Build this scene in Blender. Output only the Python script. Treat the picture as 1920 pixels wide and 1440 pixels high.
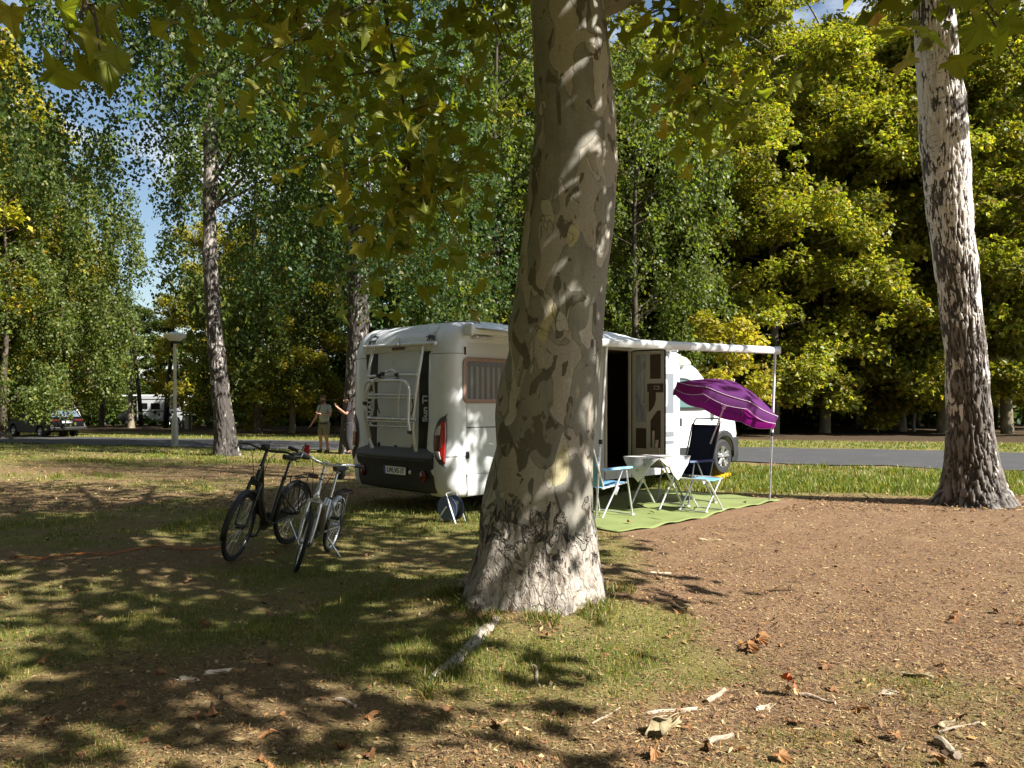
import bpy, bmesh, math, random
import numpy as np
from mathutils import Vector, Matrix
for o in list(bpy.data.objects): bpy.data.objects.remove(o)
R = math.radians
scene = bpy.context.scene
COL = scene.collection
rng = np.random.default_rng(7)
random.seed(7)

# ------------------------------------------------------------------ camera
F, YH, CAMH = 1450.0, 755.0, 1.55          # focal length and horizon in photo pixels (1920 wide), eye height
cam = bpy.data.cameras.new('camera'); camo = bpy.data.objects.new('camera', cam); COL.objects.link(camo)
camo.location = (0, 0, CAMH); camo.rotation_euler = (R(90), 0, 0)
cam.sensor_width = 36; cam.sensor_fit = 'HORIZONTAL'; cam.lens = 36*F/1920
cam.shift_y = (YH-720)/1920; cam.clip_start = .05; cam.clip_end = 2000
scene.camera = camo
# ------------------------------------------------------------------ sky and sun
SUN_AZ, SUN_EL = R(117), R(42)              # azimuth clockwise from the viewing direction
w = bpy.data.worlds.new('World'); scene.world = w; w.use_nodes = True
nt = w.node_tree; nt.nodes.clear()
out = nt.nodes.new('ShaderNodeOutputWorld'); bg = nt.nodes.new('ShaderNodeBackground')
sky = nt.nodes.new('ShaderNodeTexSky'); sky.sky_type = 'NISHITA'; sky.sun_disc = False
sky.sun_elevation = SUN_EL; sky.sun_rotation = SUN_AZ; sky.air_density = 1.2; sky.dust_density = .6; sky.ozone_density = 1.6
tc = nt.nodes.new('ShaderNodeTexCoord'); mp = nt.nodes.new('ShaderNodeMapping'); mp.inputs['Scale'].default_value = (2.2, 2.2, 5)
nz = nt.nodes.new('ShaderNodeTexNoise'); nz.inputs['Scale'].default_value = 1.6; nz.inputs['Detail'].default_value = 7; nz.inputs['Roughness'].default_value = .55
rp_ = nt.nodes.new('ShaderNodeValToRGB'); rp_.color_ramp.elements[0].position = .5; rp_.color_ramp.elements[1].position = .68
mx = nt.nodes.new('ShaderNodeMix'); mx.data_type = 'RGBA'; mx.inputs[7].default_value = (9, 9.3, 10, 1)
L = nt.links.new
L(tc.outputs['Generated'], mp.inputs['Vector']); L(mp.outputs['Vector'], nz.inputs['Vector']); L(nz.outputs['Fac'], rp_.inputs['Fac'])
L(rp_.outputs['Color'], mx.inputs[0]); L(sky.outputs['Color'], mx.inputs[6]); L(mx.outputs[2], bg.inputs['Color'])
bg.inputs['Strength'].default_value = .05
L(bg.outputs[0], out.inputs[0])
sl = bpy.data.lights.new('sun', 'SUN'); sl.energy = 5.0; sl.angle = R(.53); sl.color = (1, .945, .86)
so = bpy.data.objects.new('sun', sl); COL.objects.link(so)
SUND = Vector((math.sin(SUN_AZ)*math.cos(SUN_EL), math.cos(SUN_AZ)*math.cos(SUN_EL), math.sin(SUN_EL)))
so.rotation_euler = SUND.to_track_quat('Z', 'Y').to_euler(); so.location = (20, -5, 30)
vs = scene.view_settings; vs.view_transform = 'Standard'; vs.look = 'None'; vs.gamma = 1; vs.exposure = 1.45; vs.use_curve_mapping = False
scene.render.engine = 'CYCLES'; scene.cycles.max_bounces = 8; scene.cycles.transparent_max_bounces = 8

# ------------------------------------------------------------------ helpers: photo pixel -> direction
def ray(u, v): return np.array([(u-960)/F, 1.0, (YH-v)/F])
def at(u, v, d): r = ray(u, v)*d; return (r[0], r[1], r[2]+CAMH)         # the point at depth d
def smooth(a, b, x):
    t = np.clip((x-a)/(b-a), 0, 1); return t*t*(3-2*t)
# ------------------------------------------------------------------ helpers: noise
_P = rng.permutation(512); _V = rng.random(512)
def _h(i, j, k): return _V[_P[(_P[(_P[i & 511]+j) & 511]+k) & 511]]
def vnoise(p):
    p = np.asarray(p, float); i = np.floor(p).astype(int); f = p-i; f = f*f*(3-2*f)
    x, y, z = i[..., 0], i[..., 1], i[..., 2]; a, b, c = f[..., 0], f[..., 1], f[..., 2]
    l = lambda s, t, u: s+(t-s)*u
    return l(l(l(_h(x, y, z), _h(x+1, y, z), a), l(_h(x, y+1, z), _h(x+1, y+1, z), a), b),
             l(l(_h(x, y, z+1), _h(x+1, y, z+1), a), l(_h(x, y+1, z+1), _h(x+1, y+1, z+1), a), b), c)
def fbm(p, o=4, g=.5):
    s = 0; A = 1; T = 0; p = np.asarray(p, float)
    for k in range(o): s = s+A*vnoise(p*2**k+17.3*k); T += A; A *= g
    return s/T
# ------------------------------------------------------------------ helpers: ground height
TREE = np.array([.16, 5.75])
def gz(x, y):
    x = np.asarray(x, float); y = np.asarray(y, float)
    z = .018*np.sin(x*1.3+.4)*np.sin(y*.9+1)+.012*np.sin(x*2.9+y*1.7)+.006*np.sin(x*6.1-y*5.3+2)
    z = z*(1-.6*smooth(8, 11, y)*(1-smooth(14, 18, y)))
    r = np.hypot((x-TREE[0])/1.0, (y-TREE[1])/1.0)
    z = z+.16*np.exp(-(r/1.0)**2)
    d = y
    return z-np.where(d < 26, 0, np.where(d < 42, .016*(d-26), .256+.009*(np.minimum(d, 120)-42)))+7*smooth(112, 190, d)
def gzf(x, y): return float(gz(x, y))
def on_ground(u, v):
    r = ray(u, v); d = 3.
    for k in range(60): 
        d = (CAMH-gzf(r[0]*d, d))/max(1e-4, -r[2])*.5+d*.5
    return (r[0]*d, d, gzf(r[0]*d, d))
# ------------------------------------------------------------------ helpers: meshes
class MB:
    def __init__(s): s.v = []; s.f = []
    def add(s, V, Fc):
        o = len(s.v); s.v += [tuple(map(float, p)) for p in V]; s.f += [tuple(i+o for i in q) for q in Fc]; return s
    def box(s, c, d, rot=None):
        V = [Vector((x*d[0]/2, y*d[1]/2, z*d[2]/2)) for x in (-1, 1) for y in (-1, 1) for z in (-1, 1)]
        if rot is not None: V = [rot @ p for p in V]
        V = [p+Vector(c) for p in V]
        return s.add(V, [(0, 1, 3, 2), (4, 6, 7, 5), (0, 4, 5, 1), (2, 3, 7, 6), (0, 2, 6, 4), (1, 5, 7, 3)])
    def rings(s, rs, cap=True, close=True):
        n = len(rs[0]); V = [p for r in rs for p in r]; Fc = []
        for i in range(len(rs)-1):
            for j in range(n if close else n-1):
                k = (j+1) % n; Fc.append((i*n+j, i*n+k, (i+1)*n+k, (i+1)*n+j))
        if cap: Fc.append(tuple(range(n-1, -1, -1))); Fc.append(tuple((len(rs)-1)*n+j for j in range(n)))
        return s.add(V, Fc)
    def tube(s, P, r, n=8, cap=True):
        P = [Vector(p) for p in P]; rr = r if hasattr(r, '__len__') else [r]*len(P); rs = []
        up = None
        for i, p in enumerate(P):
            t = (P[min(i+1, len(P)-1)]-P[max(i-1, 0)]).normalized()
            if up is None:
                up = Vector((0, 0, 1)) if abs(t.z) < .9 else Vector((1, 0, 0))
            a = (up-t*up.dot(t)).normalized(); b = t.cross(a); up = a
            rs.append([p+(a*math.cos(q)+b*math.sin(q))*rr[i] for q in [2*math.pi*k/n for k in range(n)]])
        return s.rings(rs, cap)
    def lathe(s, prof, c=(0, 0, 0), n=20, axis='Z', cap=True):
        rs = []
        for r, h in prof:
            ring = []
            for k in range(n):
                a = 2*math.pi*k/n; x, y = r*math.cos(a), r*math.sin(a)
                q = (x, y, h) if axis == 'Z' else ((h, x, y) if axis == 'X' else (y, h, x))
                ring.append((q[0]+c[0], q[1]+c[1], q[2]+c[2]))
            rs.append(ring)
        return s.rings(rs, cap)
    def prism(s, poly, a, b, plane='XZ'):
        g = {'XZ': lambda p, t: (p[0], t, p[1]), 'YZ': lambda p, t: (t, p[0], p[1]), 'XY': lambda p, t: (p[0], p[1], t)}[plane]
        return s.rings([[g(p, a) for p in poly], [g(p, b) for p in poly]])
    def torus(s, c, Rr, r, axis='Y', n=40, m=8, sq=1.0):
        rs = []
        for i in range(n):
            a = 2*math.pi*i/n; ring = []
            for j in range(m):
                b = 2*math.pi*j/m; q = Rr+r*math.cos(b); h = r*sq*math.sin(b)
                x, y = q*math.cos(a), q*math.sin(a)
                p = (x, h, y) if axis == 'Y' else ((h, x, y) if axis == 'X' else (x, y, h))
                ring.append((p[0]+c[0], p[1]+c[1], p[2]+c[2]))
            rs.append(ring)
        return s.rings(rs+[rs[0]], cap=False)
def prop(o, label=None, cat=None, group=None, kind=None):
    if label: o['label'] = label
    if cat: o['category'] = cat
    if group: o['group'] = group
    if kind: o['kind'] = kind
    return o
def obj(name, mb, mat, parent=None, sm=False, bev=0, seg=2, label=None, cat=None, group=None, kind=None, sub=0, thick=0, ang=40):
    me = mb if isinstance(mb, bpy.types.Mesh) else bpy.data.meshes.new(name)
    if not isinstance(mb, bpy.types.Mesh):
        me.from_pydata(mb.v, [], mb.f); me.validate()
        bm = bmesh.new(); bm.from_mesh(me); bmesh.ops.recalc_face_normals(bm, faces=bm.faces); bm.to_mesh(me); bm.free()
    if mat is not None and not me.materials: me.materials.append(mat)
    o = bpy.data.objects.new(name, me); COL.objects.link(o)
    if parent is not None: o.parent = parent
    if sm:
        me.polygons.foreach_set('use_smooth', [True]*len(me.polygons))
        if ang < 180: me.set_sharp_from_angle(angle=R(ang))
    if thick: m = o.modifiers.new('t', 'SOLIDIFY'); m.thickness = thick; m.offset = 0
    if bev: m = o.modifiers.new('b', 'BEVEL'); m.width = bev; m.segments = seg; m.limit_method = 'ANGLE'; m.angle_limit = R(35)
    if sub: m = o.modifiers.new('s', 'SUBSURF'); m.levels = sub; m.render_levels = sub
    return prop(o, label, cat, group, kind)
def empty(name, loc, rz=0, label=None, cat=None, group=None, rot=None):
    o = bpy.data.objects.new(name, None); COL.objects.link(o); o.location = loc
    o.rotation_euler = rot if rot else (0, 0, rz); o.empty_display_size = .2
    return prop(o, label, cat, group)
def bigmesh(name, V, Fc, cols=None, fl=None, smoothf=False):
    me = bpy.data.meshes.new(name); V = np.ascontiguousarray(V, np.float32).reshape(-1, 3); Fc = np.ascontiguousarray(Fc, np.int32); k = Fc.shape[1]
    me.vertices.add(len(V)); me.vertices.foreach_set('co', V.ravel())
    me.loops.add(Fc.size); me.loops.foreach_set('vertex_index', Fc.ravel())
    me.polygons.add(len(Fc)); me.polygons.foreach_set('loop_start', np.arange(0, Fc.size, k, dtype=np.int32))
    me.update(calc_edges=True)
    if cols is not None:
        a = me.attributes.new('col', 'FLOAT_COLOR', 'POINT'); c = np.ones((len(V), 4), np.float32); c[:, :3] = cols; a.data.foreach_set('color', c.ravel())
    if fl is not None:
        for nm, arr in fl.items(): a = me.attributes.new(nm, 'FLOAT', 'POINT'); a.data.foreach_set('value', np.ascontiguousarray(arr, np.float32).ravel())
    if smoothf: me.polygons.foreach_set('use_smooth', np.ones(len(Fc), bool))
    return me
def copy_tree(o, loc=None, rz=None, scale=None, parent=None):
    c = o.copy(); COL.objects.link(c); c.parent = parent
    if loc is not None: c.location = loc
    if rz is not None: c.rotation_euler = (0, 0, rz)
    if scale is not None: c.scale = scale if hasattr(scale, '__len__') else (scale,)*3
    for ch in list(o.children): copy_tree(ch, parent=c)
    return c
_tc = {}
def text_mesh(s, size, ext=.002, bold=0, sx=1):
    cu = bpy.data.curves.new('t', 'FONT'); cu.body = s; cu.size = size; cu.extrude = ext; cu.align_x = 'CENTER'; cu.align_y = 'CENTER'; cu.offset = bold
    o = bpy.data.objects.new('t', cu); COL.objects.link(o); dg = bpy.context.evaluated_depsgraph_get()
    me = bpy.data.meshes.new_from_object(o.evaluated_get(dg)); bpy.data.objects.remove(o)
    me.transform(Matrix.Diagonal((sx, 1, 1, 1))); return me
# ------------------------------------------------------------------ helpers: materials
MATS = {}
def mat(name, col, rough=.6, metal=0, spec=.5, noise=0, nscale=20, bump=0, bscale=60, coat=0, trans=0, alpha=1, dirt=None):
    if name in MATS: return MATS[name]
    m = bpy.data.materials.new(name); m.use_nodes = True; n = m.node_tree; b = n.nodes['Principled BSDF']
    b.inputs['Base Color'].default_value = (*col, 1); b.inputs['Roughness'].default_value = rough; b.inputs['Metallic'].default_value = metal
    b.inputs['Specular IOR Level'].default_value = spec; b.inputs['Coat Weight'].default_value = coat
    b.inputs['Transmission Weight'].default_value = trans; b.inputs['Alpha'].default_value = alpha
    if noise or bump or dirt:
        t = n.nodes.new('ShaderNodeTexCoord')
    if noise:
        z = n.nodes.new('ShaderNodeTexNoise'); z.inputs['Scale'].default_value = nscale; z.inputs['Detail'].default_value = 5
        r = n.nodes.new('ShaderNodeMapRange'); r.inputs[1].default_value = .3; r.inputs[2].default_value = .7; r.inputs[3].default_value = 1-noise; r.inputs[4].default_value = 1+noise
        x = n.nodes.new('ShaderNodeMix'); x.data_type = 'RGBA'; x.blend_type = 'MULTIPLY'; x.inputs[0].default_value = 1; x.inputs[6].default_value = (*col, 1)
        n.links.new(t.outputs['Object'], z.inputs['Vector']); n.links.new(z.outputs['Fac'], r.inputs[0]); n.links.new(r.outputs[0], x.inputs[7]); n.links.new(x.outputs[2], b.inputs['Base Color'])
        q = n.nodes.new('ShaderNodeMapRange'); q.inputs[1].default_value = .3; q.inputs[2].default_value = .7; q.inputs[3].default_value = max(.05, rough-.08); q.inputs[4].default_value = min(1, rough+.12)
        n.links.new(z.outputs['Fac'], q.inputs[0]); n.links.new(q.outputs[0], b.inputs['Roughness'])
    if bump:
        z = n.nodes.new('ShaderNodeTexNoise'); z.inputs['Scale'].default_value = bscale; z.inputs['Detail'].default_value = 6
        u = n.nodes.new('ShaderNodeBump'); u.inputs['Strength'].default_value = bump; u.inputs['Distance'].default_value = .01
        n.links.new(t.outputs['Object'], z.inputs['Vector']); n.links.new(z.outputs['Fac'], u.inputs['Height']); n.links.new(u.outputs[0], b.inputs['Normal'])
    MATS[name] = m; return m
class NT:
    """small node-graph helper"""
    def __init__(s, name):
        s.m = bpy.data.materials.new(name); s.m.use_nodes = True; s.n = s.m.node_tree; s.b = s.n.nodes['Principled BSDF']; s.o = s.n.nodes['Material Output']
        s.t = s.n.nodes.new('ShaderNodeTexCoord'); MATS[name] = s.m
    def link(s, a, b): s.n.links.new(a, b)
    def mapv(s, scale, loc=(0, 0, 0), src=None):
        m = s.n.nodes.new('ShaderNodeMapping'); m.inputs['Scale'].default_value = scale; m.inputs['Location'].default_value = loc
        s.link(src or s.t.outputs['Object'], m.inputs['Vector']); return m.outputs[0]
    def noise(s, scale, detail=4, rough=.5, dist=0, vec=None):
        z = s.n.nodes.new('ShaderNodeTexNoise'); z.inputs['Scale'].default_value = scale; z.inputs['Detail'].default_value = detail
        z.inputs['Roughness'].default_value = rough; z.inputs['Distortion'].default_value = dist
        s.link(vec or s.t.outputs['Object'], z.inputs['Vector']); return z.outputs['Fac']
    def ramp(s, fac, a, b, lo=0, hi=1):
        r = s.n.nodes.new('ShaderNodeMapRange'); r.inputs[1].default_value = a; r.inputs[2].default_value = b; r.inputs[3].default_value = lo; r.inputs[4].default_value = hi
        s.link(fac, r.inputs[0]); return r.outputs[0]
    def mix(s, fac, a, b, mode='MIX'):
        x = s.n.nodes.new('ShaderNodeMix'); x.data_type = 'RGBA'; x.blend_type = mode
        for v, i in ((fac, 0), (a, 6), (b, 7)):
            if isinstance(v, (int, float)): x.inputs[i].default_value = v
            elif isinstance(v, tuple): x.inputs[i].default_value = (*v, 1)
            else: s.link(v, x.inputs[i])
        return x.outputs[2]
    def math(s, op, a, b=0):
        x = s.n.nodes.new('ShaderNodeMath'); x.operation = op; x.use_clamp = False
        for v, i in ((a, 0), (b, 1)):
            if isinstance(v, (int, float)): x.inputs[i].default_value = v
            else: s.link(v, x.inputs[i])
        return x.outputs[0]
    def attr(s, name, out='Color'):
        a = s.n.nodes.new('ShaderNodeAttribute'); a.attribute_name = name; return a.outputs[out]
    def sep(s, vec=None):
        x = s.n.nodes.new('ShaderNodeSeparateXYZ'); s.link(vec or s.t.outputs['Object'], x.inputs[0]); return x.outputs
    def bump(s, h, strength=.5, dist=.02, prev=None):
        u = s.n.nodes.new('ShaderNodeBump'); u.inputs['Strength'].default_value = strength; u.inputs['Distance'].default_value = dist
        s.link(h, u.inputs['Height'])
        if prev: s.link(prev, u.inputs['Normal'])
        return u.outputs[0]
    def done(s, col, rough=.8, normal=None, spec=.3):
        (s.link(col, s.b.inputs['Base Color']) if not isinstance(col, tuple) else setattr(s.b.inputs['Base Color'], 'default_value', (*col, 1)))
        if isinstance(rough, (int, float)): s.b.inputs['Roughness'].default_value = rough
        else: s.link(rough, s.b.inputs['Roughness'])
        s.b.inputs['Specular IOR Level'].default_value = spec
        if normal: s.link(normal, s.b.inputs['Normal'])
        return s.m
def leaf_material(name, gloss=.45, trans=.4):
    t = NT(name); c = t.attr('col'); n = t.n
    hue = t.noise(3.0, 3)
    c2 = t.mix(t.ramp(hue, .35, .65), c, (1.15, 1.05, .8), 'MULTIPLY')
    t.done(c2, gloss, spec=.35)
    tr = n.nodes.new('ShaderNodeBsdfTranslucent'); t.link(t.mix(1.0, c2, (1.25, 1.35, .45), 'MULTIPLY'), tr.inputs['Color'])
    ms = n.nodes.new('ShaderNodeMixShader'); ms.inputs[0].default_value = trans
    t.link(t.b.outputs[0], ms.inputs[1]); t.link(tr.outputs[0], ms.inputs[2]); t.link(ms.outputs[0], t.o.inputs[0])
    return t.m

# ================================================================== GROUND
def road_near(x): return 22.4-.43*x
def road_far(x): return 30.2-.41*x
def grassiness(x, y):
    """0 = bare soil and bark crumbs, 1 = lush grass"""
    x = np.asarray(x, float); y = np.asarray(y, float); z0 = np.zeros_like(x)
    n = fbm(np.stack([x*.55, y*.55, z0+3], -1), 4); n2 = fbm(np.stack([x*1.7+9, y*1.7, z0+8], -1), 3)
    g = .42+.2*(1-smooth(-.2, 1.0, x))+1.5*(n-.5)+.9*(n2-.5)
    bare = smooth(.5, 1.6, x-.03*y)*smooth(4.6, 5.6, y+.25*x)*(1-smooth(11.6, 13.2, y+.1*np.sin(x*2)))
    g = g*(1-.93*bare)
    g = g-.35*(smooth(10, 13, y)*(1-smooth(17, 21, y))*(1-smooth(-3, 1, x)))
    patch = np.exp(-(((x-.25)/1.0)**2+((y-4.55)/.36)**2))+.7*np.exp(-(((x+.55)/.4)**2+((y-4.75)/.5)**2))+.6*np.exp(-(((x-1.0)/.35)**2+((y-5.35)/.4)**2))
    g = g+.95*patch
    lush = smooth(12.6, 13.4, y+.12*np.sin(x*3)+.2*np.sin(x*1.1))*smooth(.5, 1.6, x)*(1-smooth(-1.2, .2, y-road_near(x)))
    g = np.maximum(g, lush*(.95+.5*(n-.5)))
    left = smooth(20.5, 23, y)*(1-smooth(.5, 2.5, x))
    g = np.maximum(g, left*(.62+.8*(n2-.5)))
    far = smooth(0, .6, y-road_far(x)); g = np.maximum(g, far*(.85+.6*(n2-.5)))
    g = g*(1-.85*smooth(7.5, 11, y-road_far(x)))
    return np.clip(g, 0, 1)
def axis(n, lo, hi, c, near, p):
    u = np.linspace(-1, 1, n); s = np.sign(u); a = np.abs(u)
    return np.where(s < 0, c-(near*a+(c-lo-near)*a**p), c+(near*a+(hi-c-near)*a**p))
GX = axis(300, -420, 420, 0, 14, 7); GY = axis(300, -60, 620, 8, 16, 7)
XX, YY = np.meshgrid(GX, GY); ZZ = gz(XX, YY)
V = np.stack([XX, YY, ZZ], -1).reshape(-1, 3); nx = len(GX)
i, j = np.meshgrid(np.arange(len(GY)-1), np.arange(nx-1), indexing='ij'); a = (i*nx+j).ravel()
GF = np.stack([a, a+1, a+nx+1, a+nx], -1)
G0 = grassiness(XX, YY).ravel()
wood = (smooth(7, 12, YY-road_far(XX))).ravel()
left_soil = ((1-smooth(.2, 1.2, XX))*(1-smooth(20, 23, YY))).ravel()
t = NT('ground_soil')
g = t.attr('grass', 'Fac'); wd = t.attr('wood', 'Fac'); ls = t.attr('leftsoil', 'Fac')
f1 = t.noise(55, 8, .7); f2 = t.noise(9, 6, .65); f3 = t.noise(150, 5, .7); f4 = t.noise(2.2, 4)
soil = t.mix(t.ramp(f1, .35, .65), (.065, .036, .021), (.215, .122, .066))
soil = t.mix(t.ramp(f4, .48, .66, 0, .55), soil, t.mix(t.ramp(f1, .35, .65), (.13, .085, .042), (.31, .215, .11)))
soil = t.mix(t.ramp(f3, .5, .72), soil, (.42, .31, .19))
soil = t.mix(t.ramp(f2, .35, .7, 0, .6), soil, (.2, .125, .082))
soil = t.mix(t.math('MULTIPLY', ls, .55), soil, t.mix(t.ramp(f1, .3, .7), (.09, .07, .03), (.25, .19, .09)))
gc = t.mix(t.ramp(f1, .3, .7), (.055, .075, .018), (.17, .16, .05))
gc = t.mix(t.ramp(f3, .5, .75), gc, (.33, .26, .11))
gc = t.mix(t.ramp(f4, .45, .65, 0, .45), gc, (.25, .2, .07))
fac = t.ramp(t.math('ADD', g, t.math('MULTIPLY', t.math('SUBTRACT', f2, .5), .9)), .25, .62)
col = t.mix(fac, soil, gc)
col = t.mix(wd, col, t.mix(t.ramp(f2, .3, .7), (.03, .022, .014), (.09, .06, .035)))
hgt = t.math('ADD', t.math('MULTIPLY', f1, .6), t.math('MULTIPLY', f3, .4))
gm = t.done(col, .95, t.bump(hgt, .9, .02), .1)
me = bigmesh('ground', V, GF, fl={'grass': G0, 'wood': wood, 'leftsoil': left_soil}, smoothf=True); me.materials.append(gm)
obj('ground', me, None, kind='structure')
# ------------------------------------------------------------------ road
t = NT('asphalt')
f1 = t.noise(240, 3, .7); f2 = t.noise(1.1, 5, .6); f3 = t.noise(.25, 3)
c = t.mix(t.ramp(f1, .3, .7), (.03, .031, .034), (.075, .075, .078)); c = t.mix(t.ramp(f2, .45, .7, 0, .5), c, (.085, .08, .075))
c = t.mix(t.ramp(t.noise(14, 6, .75), .62, .72, 0, .8), c, (.2, .15, .08))
asph = t.done(c, .85, t.bump(f1, .4, .005), .3)
rx = np.linspace(-150, 60, 211); rows = []
for k in range(13):
    q = k/12; y = road_near(rx)*(1-q)+road_far(rx)*q+(.12*np.sin(rx*2.3)+.09*np.sin(rx*5.1+1))*(1 if k in (0, 12) else 0)
    rows.append(np.stack([rx, y, gz(rx, y)+.022+.03*math.sin(math.pi*q)], -1))
V = np.concatenate(rows); n = len(rx); i, j = np.meshgrid(np.arange(12), np.arange(n-1), indexing='ij'); a = (i*n+j).ravel()
me = bigmesh('road', V, np.stack([a, a+1, a+n+1, a+n], -1), smoothf=True); me.materials.append(asph); obj('road', me, None, kind='structure')

# ================================================================== SCATTER: grass, straw, bark crumbs
def frustum_points(n, d0, d1, p=1.0, side=1.12):
    u = rng.random(n); d = (d0**(1-p)+(d1**(1-p)-d0**(1-p))*u)**(1/(1-p)) if p != 1 else d0*(d1/d0)**u
    x = (rng.random(n)*2-1)*d*.662*side+0; return x, d
def blades(n, d0, d1, p, hmin, hmax, w, thr, bend=.5):
    x, y = frustum_points(n, d0, d1, p); g = grassiness(x, y)
    tuft = fbm(np.stack([x*5, y*5, x*0+5], -1), 2)
    keep = (g+.8*(tuft-.5) > thr+.55*rng.random(n)) & ~((y > road_near(x)-.15) & (y < road_far(x)+.15))
    keep &= np.hypot(x-TREE[0], y-TREE[1]) > .43
    c_ = .70711; lx = (x+.83)*c_+(y-10.4)*c_; ly = -(x+.83)*c_+(y-10.4)*c_      # not under the mat nor the van floor
    keep &= ~((lx > .55) & (lx < 4.95) & (ly < .3) & (ly > -2.7))
    x, y, g, tuft = x[keep], y[keep], g[keep], tuft[keep]; n = len(x); z = gz(x, y)-.006
    h = (hmin+(hmax-hmin)*rng.random(n)**1.5)*(.55+.6*g)*(.6+.8*tuft); a = rng.random(n)*2*np.pi; ww = w*(.6+.8*rng.random(n))*(y/6)**.35
    dx, dy = np.cos(a), np.sin(a); b = rng.random(n)*2*np.pi; k = h*bend*(.3+rng.random(n))
    bx, by = np.cos(b)*k, np.sin(b)*k
    P0 = np.stack([x-dx*ww, y-dy*ww, z], -1); P1 = np.stack([x+dx*ww, y+dy*ww, z], -1)
    M0 = np.stack([x-dx*ww*.8+bx*.35, y-dy*ww*.8+by*.35, z+h*.6], -1); M1 = np.stack([x+dx*ww*.8+bx*.35, y+dy*ww*.8+by*.35, z+h*.6], -1)
    T = np.stack([x+bx, y+by, z+h*(1-.25*rng.random(n))], -1)
    V = np.stack([P0, P1, M0, M1, T], 1).reshape(-1, 3); o = np.arange(n)[:, None]*5
    Fc = np.concatenate([o+[0, 1, 3], o+[0, 3, 2], o+[2, 3, 4]])
    m = rng.random(n); dry = (m+.5*(g-.5) < .36)[:, None]
    c1 = np.array([.075, .13, .02]); c2 = np.array([.18, .21, .035]); c3 = np.array([.36, .28, .11])
    q = rng.random(n)[:, None]; cc = c1*(1-q)+c2*q; cc = np.where(dry, c3*(.6+.6*q), cc)
    return V, Fc, np.repeat(cc, 5, 0)
def merge(parts):
    V = []; Fc = []; C = []; o = 0
    for v, f, c in parts: V.append(v); Fc.append(f+o); C.append(c); o += len(v)
    return np.concatenate(V), np.concatenate(Fc), np.concatenate(C)
grassm = leaf_material('grass_blade', .5, .35)
def tufts(n, at_=None):
    a_ = rng.random(n)*2*np.pi; r_ = .43+.16*np.abs(np.sin(2*a_+1))+.22*rng.random(n)**2; x = TREE[0]+r_*np.cos(a_); y = TREE[1]+r_*np.sin(a_)
    k = vnoise(np.stack([np.cos(a_)*4, np.sin(a_)*4, a_*0], -1)) > .42; x, y = (x[k], y[k]) if at_ is None else at_(n); n = len(x); z = gz(x, y)-.01; h = .025+.09*rng.random(n)**2; b = rng.random(n)*2*np.pi; w_ = .003+.002*rng.random(n)
    bx, by = np.cos(b)*h*.5, np.sin(b)*h*.5; c = rng.random(n)*2*np.pi; dx, dy = np.cos(c)*w_, np.sin(c)*w_
    V = np.stack([np.stack([x-dx, y-dy, z], -1), np.stack([x+dx, y+dy, z], -1), np.stack([x-dx*.8+bx*.4, y-dy*.8+by*.4, z+h*.6], -1), np.stack([x+dx*.8+bx*.4, y+dy*.8+by*.4, z+h*.6], -1), np.stack([x+bx, y+by, z+h*.9], -1)], 1).reshape(-1, 3)
    o = np.arange(n)[:, None]*5; q = rng.random(n)[:, None]; cc = np.where(rng.random((n, 1)) < .35, np.array([.3, .22, .1])*(.6+.5*q), np.array([.06, .11, .02])*(1-q)+np.array([.15, .18, .03])*q)
    return V, np.concatenate([o+[0, 1, 3], o+[0, 3, 2], o+[2, 3, 4]]), np.repeat(cc, 5, 0)
def root_tufts(n):
    q = rng.random(n); u = 930-135*q+rng.normal(size=n)*9; v = 1172+118*q+rng.normal(size=n)*9; d = F*(CAMH-.04)/(v-YH); x = (u-960)/F*d
    return x, d
V, Fc, C = merge([tufts(4200), tufts(900, root_tufts), blades(170000, 3.0, 10, 1.2, .015, .06, .0022, .36), blades(90000, 9, 23, 1.1, .03, .09, .004, .36), blades(110000, 12.5, 22, 1.0, .07, .15, .006, .62), blades(60000, 20, 44, 1.0, .05, .11, .008, .45)])
me = bigmesh('grass', V, Fc, C); me.materials.append(grassm)
obj('grass', me, None, label='short patchy green and straw grass growing over the camping lawn', cat='grass', kind='stuff')
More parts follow.
